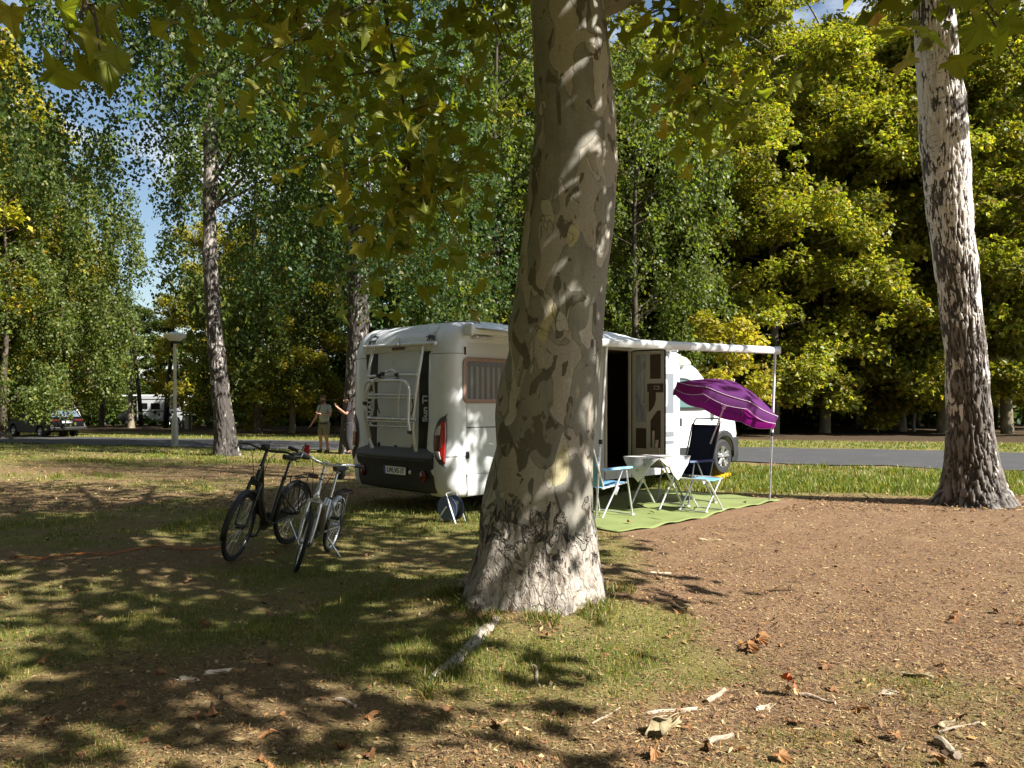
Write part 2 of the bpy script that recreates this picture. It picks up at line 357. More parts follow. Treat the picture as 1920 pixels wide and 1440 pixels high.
def chips(n, d0, d1, p, l0, l1, w0, w1, tilt, right=None, lift=.004, pal=None):
    x, y = frustum_points(n, d0, d1, p); g = grassiness(x, y)
    keep = rng.random(n) > .55*g
    if right: keep &= (x > -.4) | (rng.random(n) < right)
    keep &= np.hypot(x-TREE[0], y-TREE[1]) > .42
    c_ = .70711; lx = (x+.83)*c_+(y-10.4)*c_; ly = -(x+.83)*c_+(y-10.4)*c_
    keep &= ~((lx > .55) & (lx < 4.95) & (ly < .3) & (ly > -2.7)) & (y < road_near(x)-.1)
    x, y = x[keep], y[keep]; n = len(x); s = (y/5)**.3
    l = (l0+(l1-l0)*rng.random(n)**2)*s; w_ = (w0+(w1-w0)*rng.random(n)**2)*s
    a = rng.random(n)*2*np.pi; D = np.stack([np.cos(a), np.sin(a), tilt*rng.normal(size=n)], -1); D /= np.linalg.norm(D, axis=1)[:, None]
    S = np.stack([-np.sin(a), np.cos(a), tilt*1.4*rng.normal(size=n)], -1); S /= np.linalg.norm(S, axis=1)[:, None]
    c0 = np.stack([x, y, gz(x, y)+lift+np.abs(D[:, 2])*l*.5+np.abs(S[:, 2])*w_*.4], -1)
    D = D*l[:, None]*.5; S = S*w_[:, None]*.5
    V = np.stack([c0-D, c0+S*(.6+.5*rng.random(n))[:, None]-D*.1, c0+D, c0-S*(.6+.5*rng.random(n))[:, None]+D*.2], 1).reshape(-1, 3)
    Fc = np.arange(n*4).reshape(-1, 4)
    pal = np.array(pal or [[.25, .15, .075], [.15, .085, .045], [.36, .26, .13], [.46, .37, .21], [.19, .12, .07], [.33, .19, .07], [.07, .045, .03], [.06, .035, .025], [.3, .24, .12]])
    C = pal[rng.integers(0, len(pal), n)]*(.65+.45*rng.random((n, 1)))*np.array([1, .93, .86]); return V, Fc, np.repeat(C, 4, 0)
t = NT('litter'); c = t.attr('col'); lit = t.done(c, .8, spec=.25)
V, Fc, C = merge([chips(120000, 3, 13.5, 1.3, .008, .045, .004, .02, .25, .5), chips(80000, 3, 13, 1.3, .03, .12, .002, .005, .14, .85), chips(3000, 3, 12, 1.3, .03, .07, .015, .035, .3, .8), chips(30000, 3, 12.5, 1.2, .012, .05, .003, .009, .16, .6, pal=[[.5, .41, .25], [.42, .33, .19], [.36, .22, .1], [.3, .14, .07]]), chips(45000, 11, 24, 1.1, .02, .08, .008, .03, .3, .9)])
me = bigmesh('bark_crumbs', V, Fc, C); me.materials.append(lit)
obj('bark_crumbs', me, None, label='carpet of crumbled bark, dry straw and leaf scraps over bare ground', cat='litter', kind='stuff')

# ================================================================== LEAVES
def plane_leaf_outline(n=22, k=0):
    """five-lobed outline, stalk at the origin, blade reaching to y = 1"""
    lob = [(-128, .45), (-68, .78), (0, 1.0), (68, .78), (128, .45)]; P = []
    tips = [(math.radians(a), r) for a, r in lob]
    for q, (a, r) in enumerate(tips):
        for da, s in ((-19, .7), (-11, .74), (-5, .84), (0, 1), (6, .83), (12, .75), (20, .7)): P.append((a+math.radians(da), r*s))
        if q < 4:
            b = tips[q+1][0]; P.append(((a+b)/2, .52 if q in (1, 2) else .36))
    P = sorted(P); V = [(.56*r*math.sin(a)*1.05, .42+.56*r*math.cos(a)) for a, r in P]
    return [(0, .05)]+V
def leaf_mesh(name, curl=.25, seed=0, thick=False):
    r = random.Random(seed); O = plane_leaf_outline(); m = MB(); c = (0, .42)
    V = []
    def zf(x, y): return curl*(x*x*1.2+(y-.4)**2*.7)*(1 if seed % 2 else -1)+curl*.35*math.sin(7*x+seed)*y+curl*.3*math.sin(5*y+seed*2)
    V.append((c[0], c[1], zf(*c))); mid = []; ph = [r.uniform(0, 6) for _ in range(3)]; O = [(p[0]*(1+.16*math.sin(3*math.atan2(p[1]-.4, p[0])+ph[0])), .4+(p[1]-.4)*(1+.16*math.sin(2*math.atan2(p[1]-.4, p[0])+ph[1]))) for p in O]
    for p in O: V.append((p[0], p[1], zf(*p)+curl*r.uniform(-.12, .12)))
    n = len(O); Fc = [(0, 1+i, 1+(i+1) % n) for i in range(n)]
    m.add(V, Fc); m.add([(-.008, .08, zf(0, .08)), (.008, .08, zf(0, .08)), (.006, -.28, curl*.4), (-.006, -.28, curl*.4)], [(0, 1, 2, 3)])
    me = bpy.data.meshes.new(name); me.from_pydata(m.v, [], m.f); me.update(); return me
def scatter_leaves(P, D, Nn, size, tmpl, cols):
    """join leaves of one template; P base points, D tip directions, Nn blade normals"""
    tv = np.array([v.co[:] for v in tmpl.vertices]); fs = [tuple(p.vertices) for p in tmpl.polygons]
    tri = np.array([q for f in fs for q in ([f] if len(f) == 3 else [(f[0], f[1], f[2]), (f[0], f[2], f[3])])])
    D = D/np.linalg.norm(D, axis=1)[:, None]; S = np.cross(D, Nn); S /= np.linalg.norm(S, axis=1)[:, None]; Nn = np.cross(S, D)
    V = P[:, None, :]+size[:, None, None]*(tv[None, :, 0, None]*S[:, None, :]+tv[None, :, 1, None]*D[:, None, :]+tv[None, :, 2, None]*Nn[:, None, :])
    k = len(tv); Fc = (tri[None]+np.arange(len(P))[:, None, None]*k).reshape(-1, 3)
    return V.reshape(-1, 3), Fc, np.repeat(cols, k, 0)
def pal_cols(n, pal, w=None, jit=.22):
    pal = np.array(pal); i = rng.choice(len(pal), n, p=w); j = rng.choice(len(pal), n, p=w); q = rng.random((n, 1))*.6
    return (pal[i]*(1-q)+pal[j]*q)*(1-jit+2*jit*rng.random((n, 1)))
LEAFM = leaf_material('leaf', .42, .52)
def rhombs(P, D, Nn, ln, wd, cols, fold=.25):
    """small leaves: four corners each, slightly folded along the midrib"""
    D = D/np.linalg.norm(D, axis=1)[:, None]; S = np.cross(D, Nn); S /= (np.linalg.norm(S, axis=1)[:, None]+1e-9); N2 = np.cross(S, D)
    l = ln[:, None]; w_ = wd[:, None]
    V = np.stack([P, P+D*l*.45+S*w_+N2*w_*fold, P+D*l, P+D*l*.5-S*w_+N2*w_*fold], 1).reshape(-1, 3)
    n = len(P); o = np.arange(n)[:, None]*4
    return V, np.concatenate([o+[0, 1, 2], o+[0, 2, 3]]), np.repeat(cols, 4, 0)
def unit(n):
    v = rng.normal(size=(n, 3)); return v/np.linalg.norm(v, axis=1)[:, None]
def clump_crown(centers, radii, per, ln, pal, w=None, flat=.55, upbias=.8, star=True, hue=.25):
    """leaf sprays around clump centres: leaves sit mostly near the clump's skin, thinning below"""
    Ps = []; Cs = []; Os = []
    for c, r in zip(centers, radii):
        n = int(per*(r**2)); u = unit(n); rad = r*(.25+.8*rng.random(n)**.6)*np.where(rng.random(n) < .15, 1.5, 1)
        p = u*rad[:, None]; p[:, 2] = p[:, 2]*flat-.18*(np.hypot(p[:, 0], p[:, 1])**2)/r
        Ps.append(p+c); Os.append(u); cc = pal_cols(n, pal, w); cc *= (1+hue*rng.normal()); Cs.append(np.clip(cc, .01, .6))
    P = np.concatenate(Ps); U = np.concatenate(Os); C = np.concatenate(Cs); n = len(P)
    Nn = unit(n)*.75+U*.35+np.array([0, 0, upbias]); Nn /= np.linalg.norm(Nn, axis=1)[:, None]
    D = unit(n)+U*.6+np.array([0, 0, -.35]); s = .65+.7*rng.random(n)
    if not star: return rhombs(P, D, Nn, ln*s, ln*s*.34, C)
    a = rhombs(P, D, Nn, ln*s, ln*s*.33, C); D2 = np.cross(D, Nn); base = P+D/np.linalg.norm(D, axis=1)[:, None]*(ln*s*.4)[:, None]
    b = rhombs(base-D2/np.linalg.norm(D2, axis=1)[:, None]*(ln*s*.5)[:, None], D2, Nn, ln*s*1.0, ln*s*.2, C)   # side lobes
    return merge([a, b])
def strands(n, start, per, ln, length, pal, w=None, sway=.25):
    """hanging birch twigs with small leaves"""
    Ps = []; Cs = []
    for k in range(n):
        L_ = length*(.4+.9*rng.random()); m = max(4, int(per*L_)); tt = np.sort(rng.random(m)); d = np.array([rng.normal()*sway, rng.normal()*sway, -1])
        p = start[k]+d*tt[:, None]*L_+rng.normal(size=(m, 3))*np.array([.13, .13, .08]); p[:, :2] += (rng.normal(size=2)*.25)*(1-(1-tt[:, None])**2)
        Ps.append(p); Cs.append(pal_cols(m, pal, w)*(1+.22*rng.normal()))
    P = np.concatenate(Ps); C = np.clip(np.concatenate(Cs), .008, .5); n = len(P)
    Nn = unit(n)+np.array([.2, -.2, .5]); D = unit(n)*.8+np.array([0, 0, -.8]); s = .7+.6*rng.random(n)
    return rhombs(P, D, Nn, ln*s, ln*s*.36, C)

# ================================================================== BARK
def plane_bark(name, rough_to=.75):
    t = NT(name); v = t.mapv((1, 1, .55)); z = t.sep()[2]
    wob = t.noise(5, 3, .5, 0, v)
    big = t.noise(3.4, 2.5, .45, .8, v); mid = t.noise(6.5, 2.5, .45, .9, t.mapv((1, 1, .5), (3, 7, 2))); mid2 = t.noise(5.6, 2.2, .4, .8, t.mapv((1, 1, .42), (13, 1, 5)))
    sml = t.noise(13, 2, .4, .8, t.mapv((1, 1, .6), (5, 2, 9))); fine = t.noise(60, 6, .65)
    c = t.mix(t.ramp(wob, .35, .65), (.185, .178, .15), (.25, .238, .2))                       # old grey-olive bark
    e1 = t.ramp(big, .535, .545); c = t.mix(e1, c, (.315, .285, .24))                          # tan newer bark
    e2 = t.ramp(mid, .60, .607); c = t.mix(e2, c, (.115, .105, .08))                          # dark olive plates left
    e3 = t.ramp(mid2, .63, .637); c = t.mix(e3, c, (.4, .375, .32))                            # cream freshly bared
    e4 = t.ramp(sml, .69, .70); c = t.mix(e4, c, (.10, .08, .06))
    e5 = t.ramp(t.noise(3.1, 2, .4, .5, t.mapv((1, 1, .6), (21, 4, 1))), .68, .69); c = t.mix(e5, c, (.40, .36, .22))
    for fld, th in ((big, .54), (mid2, .633)):                            # thin shadow line painted along the plate edges
        band = t.math('MULTIPLY', t.ramp(fld, th-.016, th-.006), t.ramp(fld, th, th+.003, 1, 0)); c = t.mix(t.math('MULTIPLY', band, .4), c, (.06, .052, .042))
    # rough flaking foot
    nb = t.noise(8, 5, .6, 1.0, t.mapv((1, 1, .6), (2, 2, 2))); plates = t.noise(15, 4, .6, .8, t.mapv((1, 1, .7), (8, 3, 3)))
    foot = t.ramp(t.math('ADD', z, t.math('MULTIPLY', t.math('SUBTRACT', nb, .5), -1.6)), .55, .7, 1, 0)
    fc = t.mix(t.ramp(nb, .40, .47), (.17, .14, .115), (.37, .33, .285)); fc = t.mix(t.ramp(plates, .57, .59), fc, (.28, .245, .21)); fc = t.mix(t.ramp(plates, .35, .33), fc, (.07, .05, .04))
    vo = t.n.nodes.new('ShaderNodeTexVoronoi'); vo.feature = 'DISTANCE_TO_EDGE'; vo.inputs['Scale'].default_value = 13; wv = t.mapv((1, 1, .45)); ad = t.n.nodes.new('ShaderNodeVectorMath'); ad.operation = 'ADD'
    nv = t.n.nodes.new('ShaderNodeTexNoise'); nv.inputs['Scale'].default_value = 9; nv.inputs['Detail'].default_value = 3; t.link(wv, nv.inputs['Vector']); sc_ = t.n.nodes.new('ShaderNodeVectorMath'); sc_.operation = 'SCALE'; sc_.inputs['Scale'].default_value = .16; t.link(nv.outputs['Color'], sc_.inputs[0]); t.link(wv, ad.inputs[0]); t.link(sc_.outputs[0], ad.inputs[1]); t.link(ad.outputs[0], vo.inputs['Vector'])
    crack = t.math('MULTIPLY', t.ramp(vo.outputs['Distance'], .015, .06, 1, 0), t.ramp(nb, .42, .55)); fc = t.mix(t.math('MULTIPLY', crack, .5), fc, (.07, .057, .047))
    c = t.mix(foot, c, fc)
    c = t.mix(1.0, c, t.mix(t.ramp(fine, .3, .7), (.82, .82, .82), (1.12, 1.12, 1.12)), 'MULTIPLY')
    h = t.math('SUBTRACT', t.math('SUBTRACT', t.math('ADD', t.math('MULTIPLY', e2, .5), .5), t.math('MULTIPLY', e1, .35)), t.math('MULTIPLY', e3, .4))
    n1 = t.bump(h, .8, .006); n2 = t.bump(fine, .25, .004, n1); n3 = t.bump(t.math('MULTIPLY', t.math('SUBTRACT', 1, crack), foot), .7, .02, t.bump(t.math('MULTIPLY', t.math('ADD', nb, t.math('MULTIPLY', plates, .7)), foot), .8, .03, n2))
    return t.done(c, .78, n3, .25)
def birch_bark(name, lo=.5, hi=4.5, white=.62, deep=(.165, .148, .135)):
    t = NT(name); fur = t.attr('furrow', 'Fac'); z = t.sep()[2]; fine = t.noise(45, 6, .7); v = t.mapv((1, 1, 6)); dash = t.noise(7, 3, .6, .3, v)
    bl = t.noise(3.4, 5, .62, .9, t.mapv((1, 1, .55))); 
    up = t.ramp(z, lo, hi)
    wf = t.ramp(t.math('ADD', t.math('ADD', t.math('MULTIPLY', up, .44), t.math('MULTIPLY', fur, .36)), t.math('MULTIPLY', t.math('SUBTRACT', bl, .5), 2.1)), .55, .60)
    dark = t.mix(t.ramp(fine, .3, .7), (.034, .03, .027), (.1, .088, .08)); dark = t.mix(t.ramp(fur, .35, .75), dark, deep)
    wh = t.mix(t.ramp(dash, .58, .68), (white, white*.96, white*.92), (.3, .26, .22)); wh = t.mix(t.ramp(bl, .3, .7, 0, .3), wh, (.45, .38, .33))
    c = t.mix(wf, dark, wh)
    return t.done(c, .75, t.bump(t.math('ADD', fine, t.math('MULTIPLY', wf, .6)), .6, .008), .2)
def simple_bark(name, a, b, sc=9):
    t = NT(name); n = t.noise(sc, 6, .65, .5, t.mapv((1, 1, .25))); q = t.noise(2, 3, .5, .5, t.mapv((1, 1, .5)))
    c = t.mix(t.ramp(n, .35, .65), a, b); c = t.mix(t.ramp(q, .55, .6, 0, .6), c, tuple(min(1, x*1.7) for x in b))
    return t.done(c, .85, t.bump(n, .8, .03), .15)
PLB = plane_bark('plane_bark'); BIRB = birch_bark('birch_bark'); BIRB_SHADE = birch_bark('birch_bark_shaded', -1.0, 11.0, .27, (.06, .052, .047))  # far birches: dark bark darkened further, shade put into the colour
BARK_D = simple_bark('bark_dark', (.03, .024, .018), (.1, .08, .06)); BARK_P = simple_bark('bark_plane_far', (.13, .115, .085), (.24, .2, .14), 4)
TWIG = mat('twig', (.07, .05, .035), .8, noise=.3)
def trunk_mesh(rows, n, disp, ztop_extra=None):
    """rows: (z, cx, cy, radius) -> dense lofted trunk with disp(theta, z, radius, xyz) added to the radius"""
    rows = np.array(rows); zz = np.arange(rows[0, 0], rows[-1, 0], (rows[-1, 0]-rows[0, 0])/disp[0])
    cs = [np.interp(zz, rows[:, 0], rows[:, k]) for k in (1, 2, 3)]
    k = np.ones(9)/9
    for q in range(3):                                                   # soften the polyline
        pad = np.concatenate([np.full(4, cs[q][0]), cs[q], np.full(4, cs[q][-1])]); cs[q] = np.convolve(pad, k, 'valid')
    th = np.linspace(0, 2*np.pi, n, endpoint=False); T, Z = np.meshgrid(th, zz); cx, cy, r = [c[:, None] for c in cs]
    X = cx+r*np.cos(T); Y = cy+r*np.sin(T); dr, fur = disp[1](T, Z, r, np.stack([X, Y, Z], -1))
    X = cx+(r+dr)*np.cos(T); Y = cy+(r+dr)*np.sin(T)
    V = np.stack([X, Y, Z], -1).reshape(-1, 3); m = len(zz); i, j = np.meshgrid(np.arange(m-1), np.arange(n), indexing='ij')
    a = i*n+j; b = i*n+(j+1) % n; Fc = np.stack([a, b, b+n, a+n], -1).reshape(-1, 4)
    return V, Fc, fur.ravel()

# ================================================================== FOREGROUND PLANE TREE
S0 = F/TREE[1]
prof = [(-400, 990, 1105), (-150, 990, 1122), (0, 995, 1133), (90, 1000, 1143), (180, 1005, 1150), (260, 1003, 1154), (330, 990, 1155), (420, 982, 1150), (520, 970, 1140), (650, 952, 1130), (750, 938, 1122), (850, 925, 1112), (950, 908, 1112), (1030, 890, 1117), (1080, 876, 1122), (1120, 858, 1129), (1165, 836, 1138)]
rows = []
for v, l, r in reversed(prof): rows.append((CAMH+(YH-v)/S0, ((l+r)/2-960)/S0-TREE[0], 0, (r-l)/2/S0))
plane_tree = empty('plane_tree', (TREE[0], TREE[1], 0), label='thick plane tree with mottled flaking bark standing in front of the motorhome', cat='tree')
def pdisp(T, Z, r, P):
    low = 1-smooth(.05, .95, Z)
    lobes = np.maximum(0, np.cos(3*T+.9))**2*.6+np.maximum(0, np.cos(5*T-.7))**2*.5
    d = low**2*.14*(lobes-.35)
    lump = (fbm(P*np.array([3, 3, 1.6]), 3)-.5)*.05
    rough = (fbm(np.stack([np.cos(T)*6, np.sin(T)*6, Z*2.2], -1), 5, .6)-.5)*.05*(.2+1.2*(1-smooth(.3, 1.1, Z)))
    knot = .012*np.exp(-((Z-3.32)/.055)**2)*(.4+vnoise(np.stack([np.cos(T)*5, np.sin(T)*5, Z*20], -1)))
    left = np.maximum(0, np.cos(T-np.pi))**2*.02*np.sin(Z*9+T*4)*(Z < 2.2)
    return d+lump+rough+knot+left, np.zeros_like(Z)
V, Fc, fu = trunk_mesh(rows, 220, (430, pdisp))
me = bigmesh('trunk', V, Fc, smoothf=True); me.materials.append(PLB); obj('trunk', me, None, plane_tree)
# surface root running out to the lower left
rp0 = [on_ground(u, v) for u, v in ((945, 1140), (925, 1165), (907, 1186), (895, 1198), (884, 1216), (868, 1228), (851, 1246), (836, 1254), (820, 1268), (806, 1279), (793, 1288))]
mb = MB(); mb.tube([(p[0]-TREE[0], p[1]-TREE[1], p[2]+h) for p, h in zip(rp0, (-.07, -.04, -.015, .0, .004, .0, .008, .0, .004, .0, -.02))], [.055, .055, .052, .044, .044, .037, .041, .032, .034, .026, .012], 14)
rt = obj('surface_root', mb, PLB, plane_tree, sm=True, sub=2, ang=180)
mb = MB()
for a0, ln in ((2.75, .5), (1.6, .5)):
    P = []
    for k in range(6):
        q = k/5; P.append((math.cos(a0+q*.3)*(.35+ln*q), math.sin(a0+q*.3)*(.35+ln*q), .2*(1-q)**2+gzf(TREE[0]+math.cos(a0)*(.35+ln*q), TREE[1]+math.sin(a0)*(.35+ln*q))-.03*q))
    mb.tube([(x, y, z-.05) for x, y, z in P], [.11, .085, .06, .045, .03, .015], 10)
obj('root_flare', mb, PLB, plane_tree, sm=True, sub=1, ang=180)
# crown above the picture: limbs and leaf sprays
PAL_PL = [(.10, .14, .018), (.16, .19, .022), (.24, .22, .03), (.3, .2, .035)]; W_PL = [.42, .36, .17, .05]
top = Vector((rows[-1][1], 0, rows[-1][0]-.1)); cl = []
while len(cl) < 180:
    u = rng.normal(size=3); u /= np.linalg.norm(u); q = rng.random()**.45
    c = np.array([1.2, -1.1, 9.2])+u*q*np.array([6.4, 5.2, 5.2])
    if len(cl) < 44: c[2] = 4.6+3.2*rng.random()
    wy = c[1]+TREE[1]
    if c[2] < 4.3 or (c[2] < CAMH+.521*max(wy, 0)+.75 and abs(c[0]) < .67*max(wy, 0)+1.3): continue
    if c[0] > 1.0+1.0*c[2] or (wy < -.8): continue
    pr = c[0]*math.cos(SUN_AZ)-c[1]*math.sin(SUN_AZ); hit = c[2]-math.hypot(c[0], c[1])*math.tan(SUN_EL)      # open the crown where the sun looks through at the trunk
    if abs(pr) < 1.1 and c[0] > .5 and -1 < hit < 6 and rng.random() < .62: continue
    cl.append(c)
for k in range(26): cl.append(np.array([3.6+4.6*rng.random(), 1.6+2.8*rng.random(), 6.9+2.6*rng.random()]))      # bough added above the view to dapple the motorhome side with shade
for c in cl[-26:]: c[2] = max(c[2], CAMH+.521*(c[1]+TREE[1])+.7)
cl = np.array(cl); rad = .65+.55*rng.random(len(cl))
V, Fc, C = clump_crown(cl, rad, 130, .22, PAL_PL, W_PL, flat=.6)
me = bigmesh('crown', V, Fc, C); me.materials.append(LEAFM); obj('crown', me, None, plane_tree, kind='stuff')
mb = MB(); ends = []
for k in range(13):
    a0 = k*2.399+.4; el = .35+.5*((k*7) % 5)/4; L_ = 4.0+1.5*((k*3) % 4)/3; base = top+Vector((0, 0, (k % 6)*-.32)); P = [base]
    for q in (.25, .5, .75, 1): P.append(base+Vector((math.cos(a0)*L_*q, math.sin(a0)*L_*q*.8+.9*q, math.sin(el)*L_*q*1.2+.6*q*q)))
    if min(p.z-(CAMH+.521*(p.y+TREE[1])) for p in P[2:]) < .3:
        P = [Vector((p.x, p.y, max(p.z, CAMH+.521*(p.y+TREE[1])+.45))) if i > 1 else p for i, p in enumerate(P)]
    mb.tube(P, [.17, .12, .085, .055, .03], 8); ends += P[2:]
mb.tube([top-Vector((0, 0, .3)), top+Vector((.1, .5, 2)), top+Vector((0, .9, 5)), top+Vector((.2, 1.3, 8))], [.27, .19, .12, .04], 10); ends += [top+Vector((.1, .5, 2)), top+Vector((0, .9, 5)), top+Vector((.2, 1.3, 8))]
for c in cl:
    e = min(ends, key=lambda p: (p-Vector(c)).length); mb.tube([e, (e+Vector(c))*.5+Vector((0, 0, .15)), Vector(c)], [.028, .02, .008], 5, cap=False)
obj('limbs', mb, PLB, plane_tree, sm=True)
# hanging sprays that reach down into the picture
tmpl = [leaf_mesh('leaf', .22, s) for s in (1, 2, 3)]
HANG_PAL = [(.17, .21, .03), (.22, .25, .035), (.3, .27, .045), (.34, .23, .05)]
sprays = []   # (limb polyline of (u, v, d), radius, [twig ends (u, v, d)], leaf count, spread px)
sprays.append(([(705, -170, 6.6), (718, -20, 6.4), (728, 60, 6.3), (745, 130, 6.2), (760, 210, 6.1), (768, 300, 6.0)], .02,
    [(590, 110, 6.0), (560, 180, 6.2), (620, 235, 6.1), (575, 335, 6.2), (640, 330, 5.9), (690, 250, 5.8), (640, 470, 6.0), (690, 420, 6.1), (740, 400, 5.8), (790, 380, 6.0), (720, 545, 6.1), (765, 480, 6.0), (850, 210, 6.0), (900, 280, 6.2), (850, 330, 5.9), (920, 350, 6.1), (840, 420, 6.0), (880, 480, 6.1), (800, 270, 5.7), (700, 150, 5.9), (800, 140, 6.3), (655, 60, 6.1), (870, 120, 6.2)], 430, 46))
sprays.append(([(330, -160, 6.8), (420, -70, 6.5), (560, -30, 6.3), (760, -20, 6.1), (900, -20, 6.0), (985, -40, 6.0)], .022,
    [(270, 20, 6.2), (300, 75, 6.4), (360, 40, 5.9), (430, 30, 6.1), (490, 60, 6.0), (540, 40, 6.2), (600, 30, 6.0), (830, 30, 6.0), (900, 60, 5.9), (960, 80, 6.1), (970, 160, 5.9), (380, 150, 4.6), (410, 165, 4.5), (545, 220, 6.2), (480, 110, 6.3)], 235, 42))
sprays.append(([(1180, -160, 6.4), (1240, -60, 6.2), (1290, 20, 6.1), (1320, 120, 6.0), (1330, 200, 6.0)], .016,
    [(1190, 40, 6.0), (1230, 110, 6.0), (1260, 170, 6.1), (1300, 90, 5.8), (1350, 60, 6.0), (1390, 80, 6.1), (1400, 160, 6.0), (1375, 200, 5.9), (1300, 225, 5.8), (1330, 250, 6.0), (1265, 60, 6.2)], 180, 36))
sprays.append(([(90, -260, 3.6), (130, -120, 3.4), (165, 10, 3.25)], .008, [(150, 40, 3.2), (185, 60, 3.2), (110, 120, 3.1), (190, 110, 3.15), (235, 20, 3.3)], 13, 45))
sprays.append(([(1900, -220, 3.9), (1850, -100, 3.7), (1800, -10, 3.6)], .008, [(1770, 45, 3.5), (1800, 20, 3.6), (1880, 40, 3.6), (1905, 110, 3.5)], 12, 34))
LP = []; LD = []; LN = []; LS = []; tw = MB()
for pl, rad_, tws, cnt, spread in sprays:
    P = [Vector(at(*p)) for p in pl]; tw.tube([p-Vector((*TREE, 0)) for p in P], [rad_*(1-.6*i/len(P)) for i in range(len(P))], 6)
    segs = []
    for e in tws:
        E_ = Vector(at(*e)); s = min(P, key=lambda p: (p-E_).length+(.4 if p.z < E_.z else 0)); m_ = (s+E_)/2+Vector((0, 0, .06))
        tw.tube([q-Vector((*TREE, 0)) for q in (s, m_, E_)], [.007, .005, .003], 5); segs.append((s, m_, E_))
    for k in range(cnt):
        s, m_, E_ = segs[k % len(segs)]; q = rng.random()**.6; base = s.lerp(E_, q); sp = spread/F*base.y*rng.normal(size=3)*np.array([1, 1.3, .9])
        p = np.array(base)+sp; LP.append(p); ax = rng.normal(size=3)*np.array([1, 1, .55])+np.array([0, 0, -.75]); LD.append(ax)
        LN.append(rng.normal(size=3)*.8+np.array([.2, -.5, .75])); LS.append(.15+.1*rng.random() if base.y > 4 else .2+.06*rng.random())
LP = np.array(LP); LD = np.array(LD); LN = np.array(LN); LS = np.array(LS)
LD /= np.linalg.norm(LD, axis=1)[:, None]; SS = np.cross(LD, LN); SS /= np.linalg.norm(SS, axis=1)[:, None]; LN = np.cross(SS, LD)
order = np.argsort(-(LS/LP[:, 1])); big = order[:300]; rest = order[300:]
lv = [leaf_mesh('leaf', .25, s) for s in range(8)]
for q, me in enumerate(lv):
    cc = pal_cols(1, HANG_PAL, [.5, .35, .12, .03])[0]; a = me.attributes.new('col', 'FLOAT_COLOR', 'POINT'); c = np.ones((len(me.vertices), 4), np.float32); c[:, :3] = cc; a.data.foreach_set('color', c.ravel()); me.materials.append(LEAFM)
for k in big:
    o = bpy.data.objects.new('leaf', lv[k % 8]); COL.objects.link(o); o.parent = plane_tree
    M = Matrix.Identity(4)
    for r_ in range(3): M[r_][0], M[r_][1], M[r_][2], M[r_][3] = SS[k][r_]*LS[k], LD[k][r_]*LS[k], LN[k][r_]*LS[k], LP[k][r_]-(TREE[r_] if r_ < 2 else 0)
    o.matrix_local = M
V, Fc, C = scatter_leaves(LP[rest]-np.array([*TREE, 0]), LD[rest], LN[rest], LS[rest], tmpl[0], pal_cols(len(rest), HANG_PAL, [.5, .35, .12, .03]))
me = bigmesh('hanging_leaves', V, Fc, C); me.materials.append(LEAFM); obj('hanging_leaves', me, None, plane_tree, kind='stuff')
obj('twigs', tw, TWIG, plane_tree, sm=True, kind='stuff')
sb = bpy.data.meshes.new('seed_ball'); bm = bmesh.new(); bmesh.ops.create_icosphere(bm, subdivisions=2, radius=.015)
for v_ in bm.verts: v_.co *= 1+.12*random.uniform(-1, 1)
bm.to_mesh(sb); bm.free(); sb.materials.append(mat('seed_ball', (.06, .055, .03), .9, noise=.4, nscale=300))
for u, v, d in ((653, 47, 6), (670, 75, 6.1), (693, 158, 6), (780, 228, 5.9), (830, 232, 6), (912, 74, 6), (960, 45, 6), (905, 12, 6), (722, 345, 5.9), (850, 270, 6), (1212, 70, 5.9), (1250, 60, 6), (1340, 98, 6), (1312, 155, 5.9), (836, 378, 6)):
    o = bpy.data.objects.new('seed_ball', sb); COL.objects.link(o); o.parent = plane_tree; p = at(u, v, d); o.location = (p[0]-TREE[0], p[1]-TREE[1], p[2])

# ================================================================== BIRCHES IN THE CAMP
PAL_BI = [(.045, .085, .025), (.075, .12, .035), (.12, .15, .04), (.2, .19, .05)]
def birch(prof, depth, name, label, n, rowsn, crown=None, bark=BIRB, group=None, flare=.1, tilt=0):
    s = F/depth; bx = ((prof[-1][1]+prof[-1][2])/2-960)/s; g0 = gzf(bx, depth)
    e = empty(name, (bx, depth, g0), label=label, cat='tree', group=group)
    rows = []
    for v, l, r in reversed(prof):                                       # a trunk leaning towards the viewer by tilt per metre
        dd = (depth-tilt*(CAMH-g0))/(1+tilt*(YH-v)/F); rows.append((CAMH+(YH-v)/F*dd-g0, ((l+r)/2-960)/F*dd-bx, dd-depth, (r-l)/2/F*dd))
    z0 = rows[0][0]
    if z0 > -.15: rows.insert(0, (-.15, rows[0][1], 0, rows[0][3]*1.06))
    def disp(T, Z, r, P):
        U = np.stack([np.cos(T)*8, np.sin(T)*8, Z*5.0], -1); w1 = fbm(U+2.2*fbm(U*.6+5, 2)[..., None], 4, .55)
        ridge = 1-np.abs(w1-.5)*2                                       # deep where w1 is near .5
        fur = np.clip((np.abs(w1-.5)*2-.02)/.22, 0, 1); low = 1-.55*smooth(1, 5, Z)
        lob = (np.maximum(0, np.cos(4*T+1))**2*.7+np.maximum(0, np.cos(3*T))**2*.5-.4)*flare*(1-smooth(-.1, .7, Z))**2
        return (fur-.7)*.04*low*(r/.3)+(fbm(P*3, 3)-.5)*.05+lob, fur
    V, Fc, fu = trunk_mesh(rows, n, (rowsn, disp)); me = bigmesh('trunk', V, Fc, fl={'furrow': fu}, smoothf=True); me.materials.append(bark); obj('trunk', me, None, e)
    return e, rows
